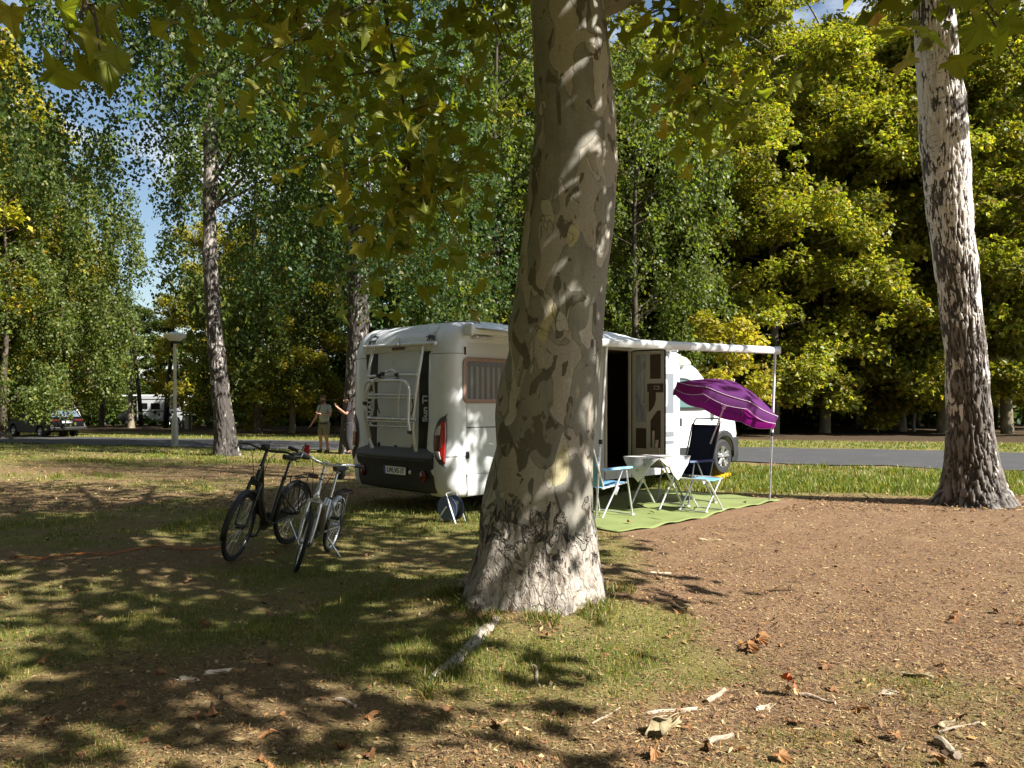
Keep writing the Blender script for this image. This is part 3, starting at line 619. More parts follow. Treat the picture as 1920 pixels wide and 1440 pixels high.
e, rows = birch([(-420, 1690, 1730), (-200, 1700, 1755), (0, 1715, 1782), (100, 1720, 1793), (200, 1728, 1805), (270, 1730, 1812), (400, 1742, 1818), (560, 1766, 1834), (700, 1779, 1848), (800, 1781, 1856), (870, 1778, 1868), (915, 1770, 1880), (940, 1758, 1893), (955, 1748, 1902)], 11.8, 'birch_tree',
    'leaning silver birch with deeply furrowed foot at the end of the awning shadow', 200, 460, tilt=.09)
def birch_crown(e, rows, z0, z1, rx, cen, nst, lenm, per, ln, pal, w=None, cond=None, name='crown'):
    st = []
    while len(st) < nst:
        q = rng.random(); zz = z0+(z1-z0)*q; r_ = rx*math.sqrt(rng.random())*(1-.75*q**1.5); a_ = rng.random()*2*math.pi
        p = np.array([cen[0]+r_*math.cos(a_), cen[1]+r_*math.sin(a_), zz+.35*(rx-r_)])
        if cond is None or cond(p): st.append(p)
    V, Fc, C = strands(nst, st, per, ln, lenm, pal, w); me = bigmesh('crown', V, Fc, C); me.materials.append(LEAFM); obj(name, me, None, e, kind='stuff')
    mb = MB(); tx = np.array(rows)
    mb.tube([(tx[-1, 1], tx[-1, 2], tx[-1, 0]-.2), (cen[0], cen[1], (tx[-1, 0]+z1)/2), (cen[0], cen[1], z1)], [max(.03, tx[-1, 3]), tx[-1, 3]*.5, .02], 8)
    for k in range(26):
        s = st[rng.integers(len(st))]; zb = min(max(s[2]-2.2, z0*.75), z1-1); b0 = np.array([np.interp(zb, tx[:, 0], tx[:, 1]) if zb < tx[-1, 0] else cen[0], 0 if zb < tx[-1, 0] else cen[1]*.5, zb])
        mb.tube([b0, (b0+s)/2+np.array([0, 0, .5]), s], [.05, .03, .012], 5, cap=False)
    obj('limbs', mb, BARK_D, e, sm=True)
birch_crown(e, rows, 9.6, 18, 3.8, (-.9, -.6), 700, 1.6, 22, .085, PAL_BI, None, lambda p: p[2]-2.2 > CAMH+.521*(p[1]+11.8) or p[0]+7 > 12)
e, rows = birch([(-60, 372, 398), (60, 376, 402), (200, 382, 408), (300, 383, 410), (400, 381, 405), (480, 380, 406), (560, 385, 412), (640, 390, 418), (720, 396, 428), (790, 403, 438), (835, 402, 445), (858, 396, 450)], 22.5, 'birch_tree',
    'slender birch with black and white bark beside the street lamp', 90, 260, flare=.08, bark=BIRB_SHADE)
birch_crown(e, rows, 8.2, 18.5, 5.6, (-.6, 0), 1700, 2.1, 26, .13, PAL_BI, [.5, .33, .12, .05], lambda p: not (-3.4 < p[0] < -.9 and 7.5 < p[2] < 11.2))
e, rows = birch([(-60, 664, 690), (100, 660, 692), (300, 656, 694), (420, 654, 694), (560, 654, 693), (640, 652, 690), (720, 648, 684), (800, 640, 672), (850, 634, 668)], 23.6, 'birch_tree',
    'dark birch trunk rising behind the left rear corner of the motorhome', 90, 240, flare=.07, bark=BIRB_SHADE)
birch_crown(e, rows, 5.2, 17.5, 4.8, (.6, 1.5), 1350, 2.1, 27, .12, [(.035, .075, .03), (.055, .1, .04), (.09, .13, .04), (.22, .2, .04)], [.46, .34, .15, .05], lambda p: p[2]-1.5 > 4.2)

# ================================================================== TREES BEYOND THE ROAD
def tree_proto(name, H, cb, rx, nclump, per, ln, pal, w, bark, tr, droop=False, lean=0, young=False, flat=.55):
    e = empty(name, (0, 0, 0)); mb = MB(); P = [(0, 0, -.6)]; rr = [tr*1.25]
    for k in range(9):
        q = k/8; P.append((lean*q*H*.8+.12*math.sin(q*9), .1*math.sin(q*7+1), q*H*.86)); rr.append(tr*(1-.86*q)*(1.12 if k == 0 else 1))
    mb.tube(P, rr, 14); obj('trunk', mb, bark, e, sm=True)
    cl = []; rad_ = []; bows = []
    if droop or young:
        for k in range(nclump):
            q = rng.random()**1.1; zz = cb+(H-cb)*q; prof_ = math.sin(math.pi*min(1, (q*.7+.16)))**.6 if not young else (1-.5*q)
            r_ = rx*prof_*(.35+.65*math.sqrt(rng.random())); a_ = rng.random()*2*math.pi
            cl.append((r_*math.cos(a_)+lean*zz, r_*math.sin(a_), zz)); rad_.append((.42+.6*rng.random()**1.5)*(rx/6.0 if not young else .7))
    else:                                                                # leafy boughs in loose tiers, gaps between them
        nb = int(nclump/13)
        for k in range(nb):
            q = (k+.8*rng.random())/nb; zz = cb*.8+(H*.9-cb*.8)*q; L_ = rx*(math.sin(math.pi*min(1, q*.68+.2))**.7)*(.75+.45*rng.random()); a_ = k*2.399+rng.normal()*.3; up = .55*q+.12+.15*rng.normal()
            tip = np.array([math.cos(a_)*L_, math.sin(a_)*L_, 0]); bows.append((zz, tip, up, L_))
            for j in range(int(17*L_/rx)):
                f_ = .3+.75*rng.random()**.8; sd = rng.normal()*.2*L_*f_; p = tip*f_+np.array([-math.sin(a_), math.cos(a_), 0])*sd
                p[2] = zz+up*L_*f_-.32*L_*f_*f_-.12*abs(sd)+rng.normal()*.5; cl.append(p); rad_.append((.42+.6*rng.random()**1.4)*(rx/6.0))
    cl = np.array(cl); mb = MB()
    for zz, tip, up, L_ in bows:
        P = [np.array([0, 0, zz])+tip*f_+np.array([0, 0, up*L_*f_-.32*L_*f_*f_]) for f_ in (0, .3, .6, .95)]; mb.tube(P, [tr*.24, tr*.16, tr*.09, .012], 6, cap=False)
    for c in (cl[::3] if not bows else cl[::5]):
        zb = max(cb*.7, c[2]-.35*math.hypot(c[0], c[1])-.6); f_ = 0 if not bows else .55
        mb.tube([(c[0]*f_+lean*zb, c[1]*f_, zb if not bows else c[2]-.25), (c[0]*(.5+f_*.5), c[1]*(.5+f_*.5), (zb+c[2])/2+.2 if not bows else c[2]-.1), c], [tr*.17, tr*.1, .012] if not bows else [.03, .02, .008], 4, cap=False)
    obj('limbs', mb, bark, e, sm=True)
    if droop:
        st = []
        for c, r_ in zip(cl, rad_):
            for q in range(int(per)): st.append(c+rng.normal(size=3)*np.array([r_, r_, r_*.5])*.55)
        Vf = strands(len(st), st, 15, ln, 1.9, pal, w)
    else: Vf = clump_crown(cl, rad_, per, ln, pal, w, flat=.6)
    me = bigmesh('crown', *Vf); me.materials.append(LEAFM); obj('crown', me, None, e, kind='stuff'); return e
PAL_Y = [(.2, .21, .03), (.3, .29, .04), (.4, .35, .07), (.44, .3, .06)]
PAL_YG = [(.15, .19, .03), (.24, .26, .04), (.34, .32, .06), (.4, .3, .06)]
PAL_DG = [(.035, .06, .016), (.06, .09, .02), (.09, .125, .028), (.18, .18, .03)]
PAL_OR = [(.3, .22, .035), (.38, .27, .045), (.36, .18, .04), (.22, .2, .03)]
pA = tree_proto('plane_tree', 27, 3.6, 6.8, 620, 185, .28, PAL_YG, [.3, .38, .24, .08], BARK_P, .32)
pB = tree_proto('plane_tree', 24, 3.0, 6.2, 540, 185, .27, PAL_Y, [.3, .38, .24, .08], BARK_P, .3)
pC = tree_proto('birch_tree', 21, 3.2, 4.6, 150, 10, .2, [(.07, .11, .03), (.11, .155, .045), (.16, .19, .055), (.22, .2, .05)], [.3, .4, .25, .05], BARK_D, .24, droop=True)
pD = tree_proto('broadleaf_tree', 20, 1.8, 5.8, 400, 190, .34, PAL_DG, [.4, .36, .18, .06], BARK_D, .3)
pE = tree_proto('young_tree', 5.6, 1.6, 1.9, 26, 420, .2, PAL_Y, [.2, .35, .35, .1], BARK_P, .05, young=True)
TREES = []
OWN = {(1450, 45): 'broad yellow-green plane tree directly behind the far end of the awning', (1770, 47): 'plane tree whose trunk stands beside the foot of the leaning silver birch', (1890, 46): 'plane tree standing just beyond the leaning silver birch',
       (1330, 52): 'plane tree rising behind the motorhome cab and young tree', (1060, 52): 'plane tree hidden behind the thick mottled trunk', (1190, 38): 'light green drooping birch right behind the motorhome roof fairing',
       (120, 41): 'light green drooping birch between the black car and the lamp', (10, 37): 'drooping birch standing over the black car', (168, 68): 'low drooping birch beyond the pale leaning stem', (930, 40): 'tall drooping birch directly behind the motorhome rear',
       (480, 46): 'drooping birch between the lamp birch and the two people', (880, 48): 'drooping birch behind the motorhome side window', (-175, 38): 'golden plane tree whose boughs hang beside the black car', (92, 52): 'golden plane tree behind the black car and pale leaning stem',
       (548, 47): 'low crowned yellow plane tree behind the person in the grey T-shirt', (430, 60): 'yellow plane tree between the lamp birch and the distant motorhome'}
def put(p, u, d, label, group, rz=0, s=1, sz=None, first={}):
    x = (u-960)/F*d; loc = (x, d, gzf(x, d)); key = p.name
    if key not in first: first[key] = 1; o = p; o.location = loc; o.rotation_euler = (0, 0, rz); o.scale = (s, s, sz or s)
    else: o = copy_tree(p, loc, rz, (s, s, sz or s))
    label = OWN.get((u, d), label); group = None if (u, d) in OWN else group
    if group is None and 'group' in o: del o['group']
    prop(o, label, 'tree', group); TREES.append(o); return o
GR = 'plane trees in the row beyond the road'; LB = 'tall yellow-green plane tree in the row beyond the road'
put(pA, 1548, 47, 'tall plane tree with pale scaling trunk, right behind the purple parasol across the road', None, .3)
put(pB, 1692, 50, 'yellowing plane tree beside the thin pale pole across the road', None, 1.4, 1.05)
for u, d, rz, s in ((1060, 52, 2.7, 1.1), (1330, 52, .9, .98), (1235, 56, 3.6, 1.05), (1450, 45, 5.6, .92), (1770, 47, 1.9, 1.0), (1630, 56, 4.4, 1.1), (1720, 66, 2.1, 1.35), (1400, 68, 5.1, 1.3), (1890, 46, 2.2, 1.0), (1400, 56, 4.1, 1.05), (1790, 60, 5.0, 1.2), (1950, 58, 3.3, 1.1), (1610, 66, 3.0, 1.15)): put(pA, u, d, LB, GR, rz, s)
for u, d, rz, s in ((1280, 58, 3.2, .8), (548, 47, .6, .62), (92, 52, 2.5, .68), (-60, 48, 1.2, .95), (430, 60, 3.7, .7), (-210, 44, .4, 1.1), (-175, 38, 3.0, 1.05)): put(pB, u, d, LB if u > 900 else 'golden yellow plane tree standing across the road behind the dark car side of the camp' if u < 200 else 'low crowned yellow plane tree across the road behind the standing men', GR if u > 900 else None if False else 'yellow plane trees across the road on the lamp side', rz, s)
GB = 'drooping birches across the road'
for u, d, rz, s in ((120, 41, .9, .8), (10, 37, 2.7, .72), (930, 40, 4.4, 1.28), (480, 46, 5.2, 1.1), (1190, 38, .5, .95), (60, 62, 1.0, .86), (-40, 66, 2.0, .95), (168, 68, 2.2, .78), (880, 48, 3.0, 1.05), (770, 56, 4.0, 1.0), (980, 58, 5.0, 1.15), (600, 71, 1.7, 1.05), (1110, 62, .2, 1.2)): put(pC, u, d, 'drooping green birch in the stand beyond the road', GB, rz, s)
GD = 'dark trees of the wood edge'
for u, d, rz, s in ((190, 76, .5, .62), (300, 84, 2.6, .62), (20, 82, 1.1, .95), (-110, 78, .4, 1.1), (500, 84, 1.9, .95), (660, 74, 3.1, .95), (820, 70, 4.3, 1.05), (960, 76, 5.2, 1.15), (1120, 74, .9, 1.2), (1260, 72, 2.4, 1.15), (1380, 76, 3.9, 1.2), (1500, 80, 5.5, 1.3), (1640, 78, .1, 1.3), (1780, 82, 1.3, 1.3), (1900, 76, 2.9, 1.3), (2040, 72, 4.4, 1.3), (410, 88, 4.9, .72), (250, 98, 5.1, .72), (120, 92, 2.9, .8)): put(pD, u, d, 'dark green broadleaf tree at the edge of the wood', GD, rz, s)
for u, d, rz, s in ((340, 63, .4, 1.4), (1362, 34, 2.0, 1.0)): put(pE, u, d, 'young pale yellow tree in front of the distant white motorhome' if u < 900 else 'young yellow-leaved tree just beyond the motorhome cab', None, rz, s)
# unseen trees added around and behind the photographer to hold back the open sky
for x, y, p, rz, s in ((-15, -5, pA, .3, .8), (-6, -13, pD, 1.2, 1.1), (-21, 6, pB, 2.0, .9), (-26, 17, pA, 3.0, .85), (2, -17, pA, 4.0, .9), (-13, -17, pB, 5.0, 1.0), (-31, -3, pD, .8, 1.2), (12, -20, pD, 2.2, 1.1)):
    o = copy_tree(p, (x, y, gzf(x, y)), rz, s); prop(o, 'unseen leafy tree added around the photographer to hold back open sky', 'tree', 'trees around the photographer')
# dark undergrowth filling the depth of the wood
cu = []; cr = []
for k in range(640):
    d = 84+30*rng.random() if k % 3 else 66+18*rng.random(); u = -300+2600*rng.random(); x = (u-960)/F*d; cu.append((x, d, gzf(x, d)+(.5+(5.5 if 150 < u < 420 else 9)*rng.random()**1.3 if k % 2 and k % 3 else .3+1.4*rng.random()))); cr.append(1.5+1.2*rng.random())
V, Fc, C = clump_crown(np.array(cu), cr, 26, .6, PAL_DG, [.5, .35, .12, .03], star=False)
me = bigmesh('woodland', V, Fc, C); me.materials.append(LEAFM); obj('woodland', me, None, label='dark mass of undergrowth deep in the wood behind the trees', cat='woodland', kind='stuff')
TB = MB(); TB.tube([(0, 0, -.4), (.05, .03, 3), (-.1, 0, 6.5), (.1, .1, 10)], [.17, .14, .11, .06], 9)
tb = bpy.data.meshes.new('trunk'); tb.from_pydata(TB.v, [], TB.f); tb.polygons.foreach_set('use_smooth', [True]*len(tb.polygons)); tb.materials.append(BARK_D)
for k in range(34):
    u = 20+1880*((k*.618) % 1)+rng.normal()*15; d = 60+22*rng.random(); x = (u-960)/F*d
    o = obj('bare_trunk', tb, None, label='thin dark bare trunk inside the shaded wood', cat='tree trunk', group='thin trunks inside the wood'); o.location = (x, d, gzf(x, d)); o.rotation_euler = (rng.normal()*.05, rng.normal()*.06, rng.random()*6); o.scale = (.6+.9*rng.random(),)*2+(1,)
def odd_trunk(u, v, d, wpx, hpx, lean, label, bark, name='tree_stem'):
    x = (u-960)/F*d; s = d/F; mb = MB(); r_ = wpx*s/2; H = hpx*s
    mb.tube([(0, 0, -.3), (0, 0, .05), (lean*.3, 0, H*.3), (lean*.7, 0, H*.7), (lean, .05, H), (lean*1.1, .2, H+5)], [r_*1.5, r_*1.25, r_, r_*.92, r_*.85, r_*.4], 14)
    o = obj(name, mb, bark, sm=True, label=label, cat='tree trunk'); o.location = (x, d, gzf(x, d)); return o
odd_trunk(156, 795, 58, 9, 50, -.8, 'short pale leaning birch stem behind the dark car', simple_bark('bark_white', (.3, .28, .25), (.55, .52, .48), 6))
odd_trunk(246, 800, 60, 11, 48, -.1, 'stout pale plane trunk beside the distant motorhome nose', BARK_P)
odd_trunk(190, 798, 62, 9, 60, .1, 'dark straight trunk between the car and the distant motorhome', BARK_D)
odd_trunk(1713, 803, 50, 5, 100, .0, 'thin pale pole standing beside the yellowing plane tree', simple_bark('pole_grey', (.2, .19, .17), (.32, .3, .27), 5), 'thin_pole')

# ================================================================== MOTORHOME
CX, CY, YAW = -.83, 10.4, R(45); CC = math.cos(YAW); W = 2.33
def vl(x, y):   # world -> motorhome axes (X forward, Y left)
    return ((x-CX)*CC+(y-CY)*CC, -(x-CX)*CC+(y-CY)*CC)
def vw(X, Y, Z=0): return (CX+X*CC-Y*CC, CY+X*CC+Y*CC, Z)
def rear(u, v, X=0.0):
    """pixel on the plane X = const of the motorhome -> (Y, Z)"""
    r = ray(u, v); d = (X+CX*CC+CY*CC)/((r[0]+r[1])*CC); return (vl(r[0]*d, d)[1], CAMH+r[2]*d)
def side(u, v, Y=0.0):
    r = ray(u, v); d = (Y-CX*CC+CY*CC)/((r[1]-r[0])*CC); return (vl(r[0]*d, d)[0], CAMH+r[2]*d)
t = NT('white_gelcoat'); s1 = t.noise(3, 5, .65, 0, t.mapv((4, 4, .35))); s2 = t.noise(1.2, 4); zz_ = t.sep()[2]
low_ = t.math('MULTIPLY', t.ramp(zz_, .3, 1.1, .5, .0), t.ramp(s1, .35, .7))
cw = t.mix(t.ramp(s1, .5, .75, 0, .22), (.71, .74, .775), (.52, .5, .46)); cw = t.mix(low_, cw, (.4, .35, .27)); cw = t.mix(t.ramp(s2, .4, .7, 0, .12), cw, (.6, .6, .58))
WHITE = t.done(cw, t.ramp(s2, .3, .7, .2, .38), None, .5); GREYW = mat('side_panel', (.56, .585, .59), .3, noise=.04, nscale=1.2, coat=.1)
REARW = mat('rear_panel', (.57, .6, .635), .35, noise=.05, nscale=2); DKGREY = mat('bumper_grey', (.022, .023, .025), .55, noise=.2, nscale=6); MIDGREY = mat('bumper_ledge', (.075, .077, .08), .6, noise=.15, nscale=8)
GLASSD = mat('dark_glass', (.01, .012, .014), .12, spec=.35); STRIPD = mat('strip_black', (.008, .009, .01), .4, spec=.2); BLACK = mat('black_plastic', (.012, .012, .013), .45); RUBBER = mat('rubber', (.018, .018, .019), .8, noise=.2, nscale=40, bump=.2, bscale=200)
ALU = mat('aluminium', (.62, .63, .65), .3, metal=.9, noise=.08, nscale=30); RACKP = mat('rack_tube', (.68, .69, .7), .28, metal=.2); COPPER = mat('copper_frame', (.28, .18, .14), .4, metal=.25, noise=.08, nscale=8)
RED = mat('lens_red', (.42, .008, .006), .12, coat=.8, spec=.6); REDD = mat('lens_dark_red', (.09, .004, .004), .25, coat=.2); CLEAR = mat('lens_clear', (.55, .5, .48), .12, coat=.6); SEAM = mat('seam_black', (.02, .02, .021), .7)
WOODD = mat('cupboard_wood', (.1, .055, .03), .5, noise=.25, nscale=6); FLOORIN = mat('inner_floor', (.06, .045, .035), .6); CREAM = mat('door_cream', (.55, .52, .45), .45, noise=.05, nscale=4); BROWN = mat('door_pocket_brown', (.075, .048, .03), .6, noise=.2, nscale=9); BEIGE = mat('pocket_beige', (.46, .41, .32), .6)
YELLOW = mat('ramp_yellow', (.72, .42, .01), .5, noise=.15, nscale=9); STICK = mat('sticker_black', (.012, .012, .012), .5)
van = empty('motorhome', (CX, CY, 0), YAW, label='white motorhome with rear bicycle rack parked behind the thick plane tree', cat='motorhome')
def rrect(y0, y1, z0, z1, rt, rb, zs=()):
    """ring around the body section: right side upwards, roof, left side downwards"""
    P = [(y0, z0+rb)]+[(y0, z) for z in zs]
    for k in range(7): a_ = math.pi-k/6*math.pi/2; P.append((y0+rt+rt*math.cos(a_), z1-rt+rt*math.sin(a_)))
    for q in (.25, .5, .75): P.append((y0+(y1-y0)*q, z1+.03))
    for k in range(7): a_ = math.pi/2-k/6*math.pi/2; P.append((y1-rt+rt*math.cos(a_), z1-rt+rt*math.sin(a_)))
    P += [(y1, z) for z in reversed(zs)]+[(y1, z0+rb), (y1-rb, z0), (y0+rb, z0)]
    return P
DX0, DX1, DZ0, DZ1 = 3.36, 4.0, .47, 2.44
stations = [(0.0, .14, 2.3, .2), (.02, .09, 2.42, .22), (.06, .05, 2.5, .24), (.12, .02, 2.56, .25), (.22, .005, 2.62, .25), (.36, 0, 2.66, .25), (.55, 0, 2.685, .24), (1.2, 0, 2.7, .22), (2.2, 0, 2.7, .22), (DX0, 0, 2.71, .22), (DX1, 0, 2.71, .22), (4.6, 0, 2.68, .24), (5.0, 0, 2.62, .26), (5.35, .01, 2.54, .27), (5.62, .03, 2.44, .28)]
body = MB(); RR = []
for X, ins, zt, rt in stations: RR.append([(X, y, z) for y, z in rrect(ins, W-ins, .36, zt, rt, .06, (.47, .6, 1.2, 1.9))][:])
# the ring keeps one vertex level at the door sill and head
for k, (X, ins, zt, rt) in enumerate(stations): RR[k] = [(X, y, z) for y, z in rrect(ins, W-ins, .36, zt, rt, .06, (DZ0, 1.2, 1.9, min(DZ1, zt-rt-.001) if X < 3 else zt-rt-.005))]
body.rings(RR)
n = len(RR[0]); bi = [k for k, s in enumerate(stations) if s[0] == DX0][0]
body.f = [f for f in body.f if not (len(f) == 4 and all(bi*n <= i < (bi+2)*n for i in f) and all(1 <= i % n <= 4 for i in f))]
obj('body', body, WHITE, van, sm=True, ang=30)
# raised front roof fairing
mb = MB(); rs = []
for X, zt, hw in ((2.3, 2.70, .7), (2.7, 2.78, .85), (3.2, 2.85, .9), (3.9, 2.87, .92), (4.5, 2.83, .92), (5.0, 2.74, .9), (5.4, 2.6, .85)):
    rs.append([(X, W/2+hw*math.cos(a_), 2.45+(zt-2.45)*max(0, math.sin(a_))**.45) for a_ in [math.pi*k/14 for k in range(15)]])
mb.rings(rs, cap=True, close=False); obj('roof_fairing', mb, WHITE, van, sm=True, ang=50)
mb = MB(); mb.box((1.6, 1.2, 2.77), (.7, .5, .1)); obj('roof_hatch', mb, REARW, van, bev=.03)
mb = MB(); mb.box((4.0, .95, 2.885), (.55, .4, .05)); obj('roof_hatch', mb, REARW, van, bev=.02)
# inside, seen through the open door
mb = MB()
x0, x1, y0, y1, z0, z1 = 2.2, 5.2, .03, 1.9, .46, 2.42
mb.add([(x0, y0, z0), (x1, y0, z0), (x1, y1, z0), (x0, y1, z0)], [(0, 1, 2, 3)]); obj('cabin_floor', mb, FLOORIN, van)
mb = MB(); mb.box((3.7, 1.95, 1.44), (3.0, .06, 1.95)); mb.box((2.2, 1.0, 1.44), (.05, 1.9, 1.95)); mb.box((5.2, 1.0, 1.44), (.05, 1.9, 1.95)); mb.box((3.7, 1.0, 2.44), (3.0, 1.9, .03)); obj('cabin_lining', mb, WOODD, van)
mb = MB(); mb.box((3.8, 1.55, .9), (2.0, .7, .9)); mb.box((3.8, 1.7, 2.05), (2.2, .45, .6)); obj('cupboard', mb, WOODD, van, bev=.02)
# corner pillars at the rear
planc = [(-.015, .46), (-.04, .4), (-.05, .3), (-.045, .2), (-.02, .1), (.03, .03), (.1, -.012), (.19, -.022), (.27, -.022), (.275, .01)]
lev = [(.255, .1, .05), (.3, .05, .02), (.4, .0, 0), (.62, -.03, -.012), (.84, -.03, -.01), (.9, -.018, 0), (1.3, 0, 0), (1.9, 0, 0), (2.2, .005, 0), (2.38, .035, .012), (2.5, .085, .03), (2.6, .16, .065), (2.665, .25, .12), (2.7, .36, .19), (2.71, .46, .26), (2.69, .55, .3)]
def pillar_pt(s, z, off=0, flip=False):
    s = min(max(s, 0), len(planc)-1.001); i_ = int(s); f_ = s-i_; a_, b_ = planc[i_], planc[i_+1]; X = a_[0]+(b_[0]-a_[0])*f_; Y = a_[1]+(b_[1]-a_[1])*f_
    tx, ty = b_[0]-a_[0], b_[1]-a_[1]; l = math.hypot(tx, ty); nx_, ny_ = ty/l, -tx/l
    dx = float(np.interp(z, [q[0] for q in lev], [q[1] for q in lev])); dy = float(np.interp(z, [q[0] for q in lev], [q[2] for q in lev]))
    X += dx+nx_*off; Y += dy+ny_*off
    return (X, W-Y if flip else Y, z)
for flip in (False, True):
    mb = MB(); rs = []
    for z, dx, dy in lev: rs.append([pillar_pt(k*.5, z, 0, flip) for k in range(2*len(planc)-1)])
    mb.rings(rs, cap=True, close=True); pil = obj('corner_pillar', mb, WHITE, van, sm=True, ang=60)
    for zs in (2.22, .82):
        m2 = MB(); m2.tube([pillar_pt(k*.25, zs, .001, flip) for k in range(4*len(planc)-7)], .0035, 4); obj('panel_gap', m2, SEAM, pil)
    # tail lamp: straight outer edge, bowed inner edge
    def lens(sc, off, matn, name, parent, zc=1.03, hh=.36, s0=2.3, s1=4.55, lo=-1, hi=1, l0=0, l1=1):
        m3 = MB(); rs_ = []
        for k in range(15):
            q = lo+(hi-lo)*k/14; z = zc+hh*sc*q; bow = math.sqrt(max(0, 1-q*q)); a_ = s1-(s1-s0)*sc*bow*1.0+(1-sc)*-.3; a1 = s1-(1-sc)*.55-.25*q*q
            ring = []
            for j_ in range(7): t_ = l0+(l1-l0)*j_/6; ring.append(pillar_pt(a_+(a1-a_)*t_, z, off+.012*math.sin(math.pi*t_)*bow, flip))
            rs_.append(ring)
        m3.rings(rs_, cap=False, close=False)
        return obj(name, m3, matn, parent, sm=True, thick=.008, ang=180)
    tl = lens(1, .006, MIDGREY, 'tail_lamp', van); lens(.8, .018, RED, 'red_lens', tl); lens(.8, .03, REDD, 'dark_lens', tl, lo=-.45, hi=.25, l1=.55); lens(.8, .03, CLEAR, 'clear_lens', tl, lo=.28, hi=.7, l1=.5); lens(.8, .03, CLEAR, 'clear_lens', tl, lo=-.85, hi=-.5, l1=.5)
    mb = MB(); c_ = pillar_pt(7.5, 2.26, .004, flip); mb.box((c_[0], c_[1], c_[2]), (.035, .02, .11)); obj('side_marker', mb, REDD, van, bev=.008)
# rear panel between the pillars
mb = MB(); mb.box((-.012, W/2, 1.55), (.03, 1.5, 1.5)); obj('rear_panel', mb, REARW, van, bev=.01)
mb = MB(); rs = []                                                   # rounded roof brow above the panel
for X, z in ((-.03, 2.28), (-.02, 2.4), (.02, 2.5), (.09, 2.58), (.2, 2.64), (.36, 2.685), (.5, 2.7)): rs.append([(X, .36+k*(W-.72)/10, z-.0) for k in range(11)])
mb.rings(rs, cap=False, close=False); obj('rear_brow', mb, WHITE, van, sm=True, thick=.02, ang=180)
def strip(px, name, matn, X=-.03, th=.02, bev=.03):
    P = [rear(u, v, X) for u, v in px]; mb = MB(); mb.prism(P, X, X+th, 'YZ'); return obj(name, mb, matn, van, bev=bev*.3)
strip([(686, 664), (709, 663), (706, 849), (689, 849)], 'rear_window_strip', STRIPD)
strip([(787, 658), (813, 658), (802, 858), (783, 856)], 'rear_window_strip', STRIPD)
def decal_text(s, size, u, v, up, parent, X=-.034):
    Y, Z = rear(u, v, X); me = text_mesh(s, size, .002, .004); o = obj('lettering', me, mat('letter_silver', (.5, .5, .5), .4), parent); o.location = (X, Y, Z)
    o.rotation_euler = Matrix(((0, 0, -1), (0, -1, 0), (-1, 0, 0))).to_euler() if not up else Matrix(((0, 0, -1), (0, 1, 0), (1, 0, 0))).to_euler()
    return o
def tmat(o, right, upv):
    r_ = Vector(right).normalized(); u_ = Vector(upv).normalized(); n_ = r_.cross(u_); M = Matrix((r_, u_, n_)).transposed(); o.rotation_euler = M.to_euler()
LET = mat('letter_silver', (.55, .56, .57), .4)
for s, size, u, v, mt in (('Sun Ti', .145, 797, 766, LET), ('KNAUS', .16, 695, 766, LET)):
    Y, Z = rear(u, v, -.033); o = obj('lettering', text_mesh(s, size, .002, .005, 1.0), mt, van); o.location = (-.033, Y, Z); tmat(o, (0, 0, 1), (0, 1, 0))
# animal stickers
elk = [(0, .30), (.05, .33), (.10, .31), (.16, .33), (.13, .37), (.2, .36), (.22, .42), (.25, .36), (.33, .35), (.45, .36), (.6, .33), (.72, .31), (.78, .24), (.76, .16), (.8, .09), (.78, 0), (.74, 0), (.74, .1), (.66, .17), (.62, .08), (.6, 0), (.56, 0), (.57, .15), (.42, .16), (.4, .08), (.36, 0), (.32, 0), (.34, .12), (.26, .19), (.2, .08), (.15, 0), (.12, 0), (.18, .18), (.18, .26), (.1, .27), (.02, .26)]
bull = [(.02, 0), (.05, .12), (.04, .25), (.08, .36), (.16, .42), (.17, .5), (.24, .49), (.3, .5), (.28, .43), (.4, .4), (.52, .39), (.6, .4), (.6, .3), (.55, .22), (.55, .12), (.57, 0), (.52, 0), (.5, .14), (.42, .15), (.41, 0), (.36, 0), (.35, .14), (.22, .13), (.21, 0), (.16, 0), (.15, .13), (.1, .1), (.07, 0)]
for P, u0, v0, wpx, mir in ((elk, 796, 641, 17, 1), (bull, 688, 648, 19, 1)):
    Y0, Z0 = rear(u0, v0, -.04); Y1, _ = rear(u0+wpx, v0, -.04); sc = (Y1-Y0)/.8; m_ = MB(); zs = abs(sc)*1.05
    bx = lambda z: float(np.interp(z, [2.28, 2.4, 2.5, 2.58, 2.64], [-.046, -.036, .004, .074, .184]))
    Q = [(Y0+p[0]*sc, max(2.29, Z0)+p[1]*zs) for p in P]; nq = len(Q); m_.add([(bx(z)-.002, y, z) for y, z in Q]+[(bx(z)+.004, y, z) for y, z in Q], [tuple(range(nq)), tuple(range(2*nq-1, nq-1, -1))]+[(k, (k+1) % nq, nq+(k+1) % nq, nq+k) for k in range(nq)])
    obj('animal_sticker', m_, STICK, van)
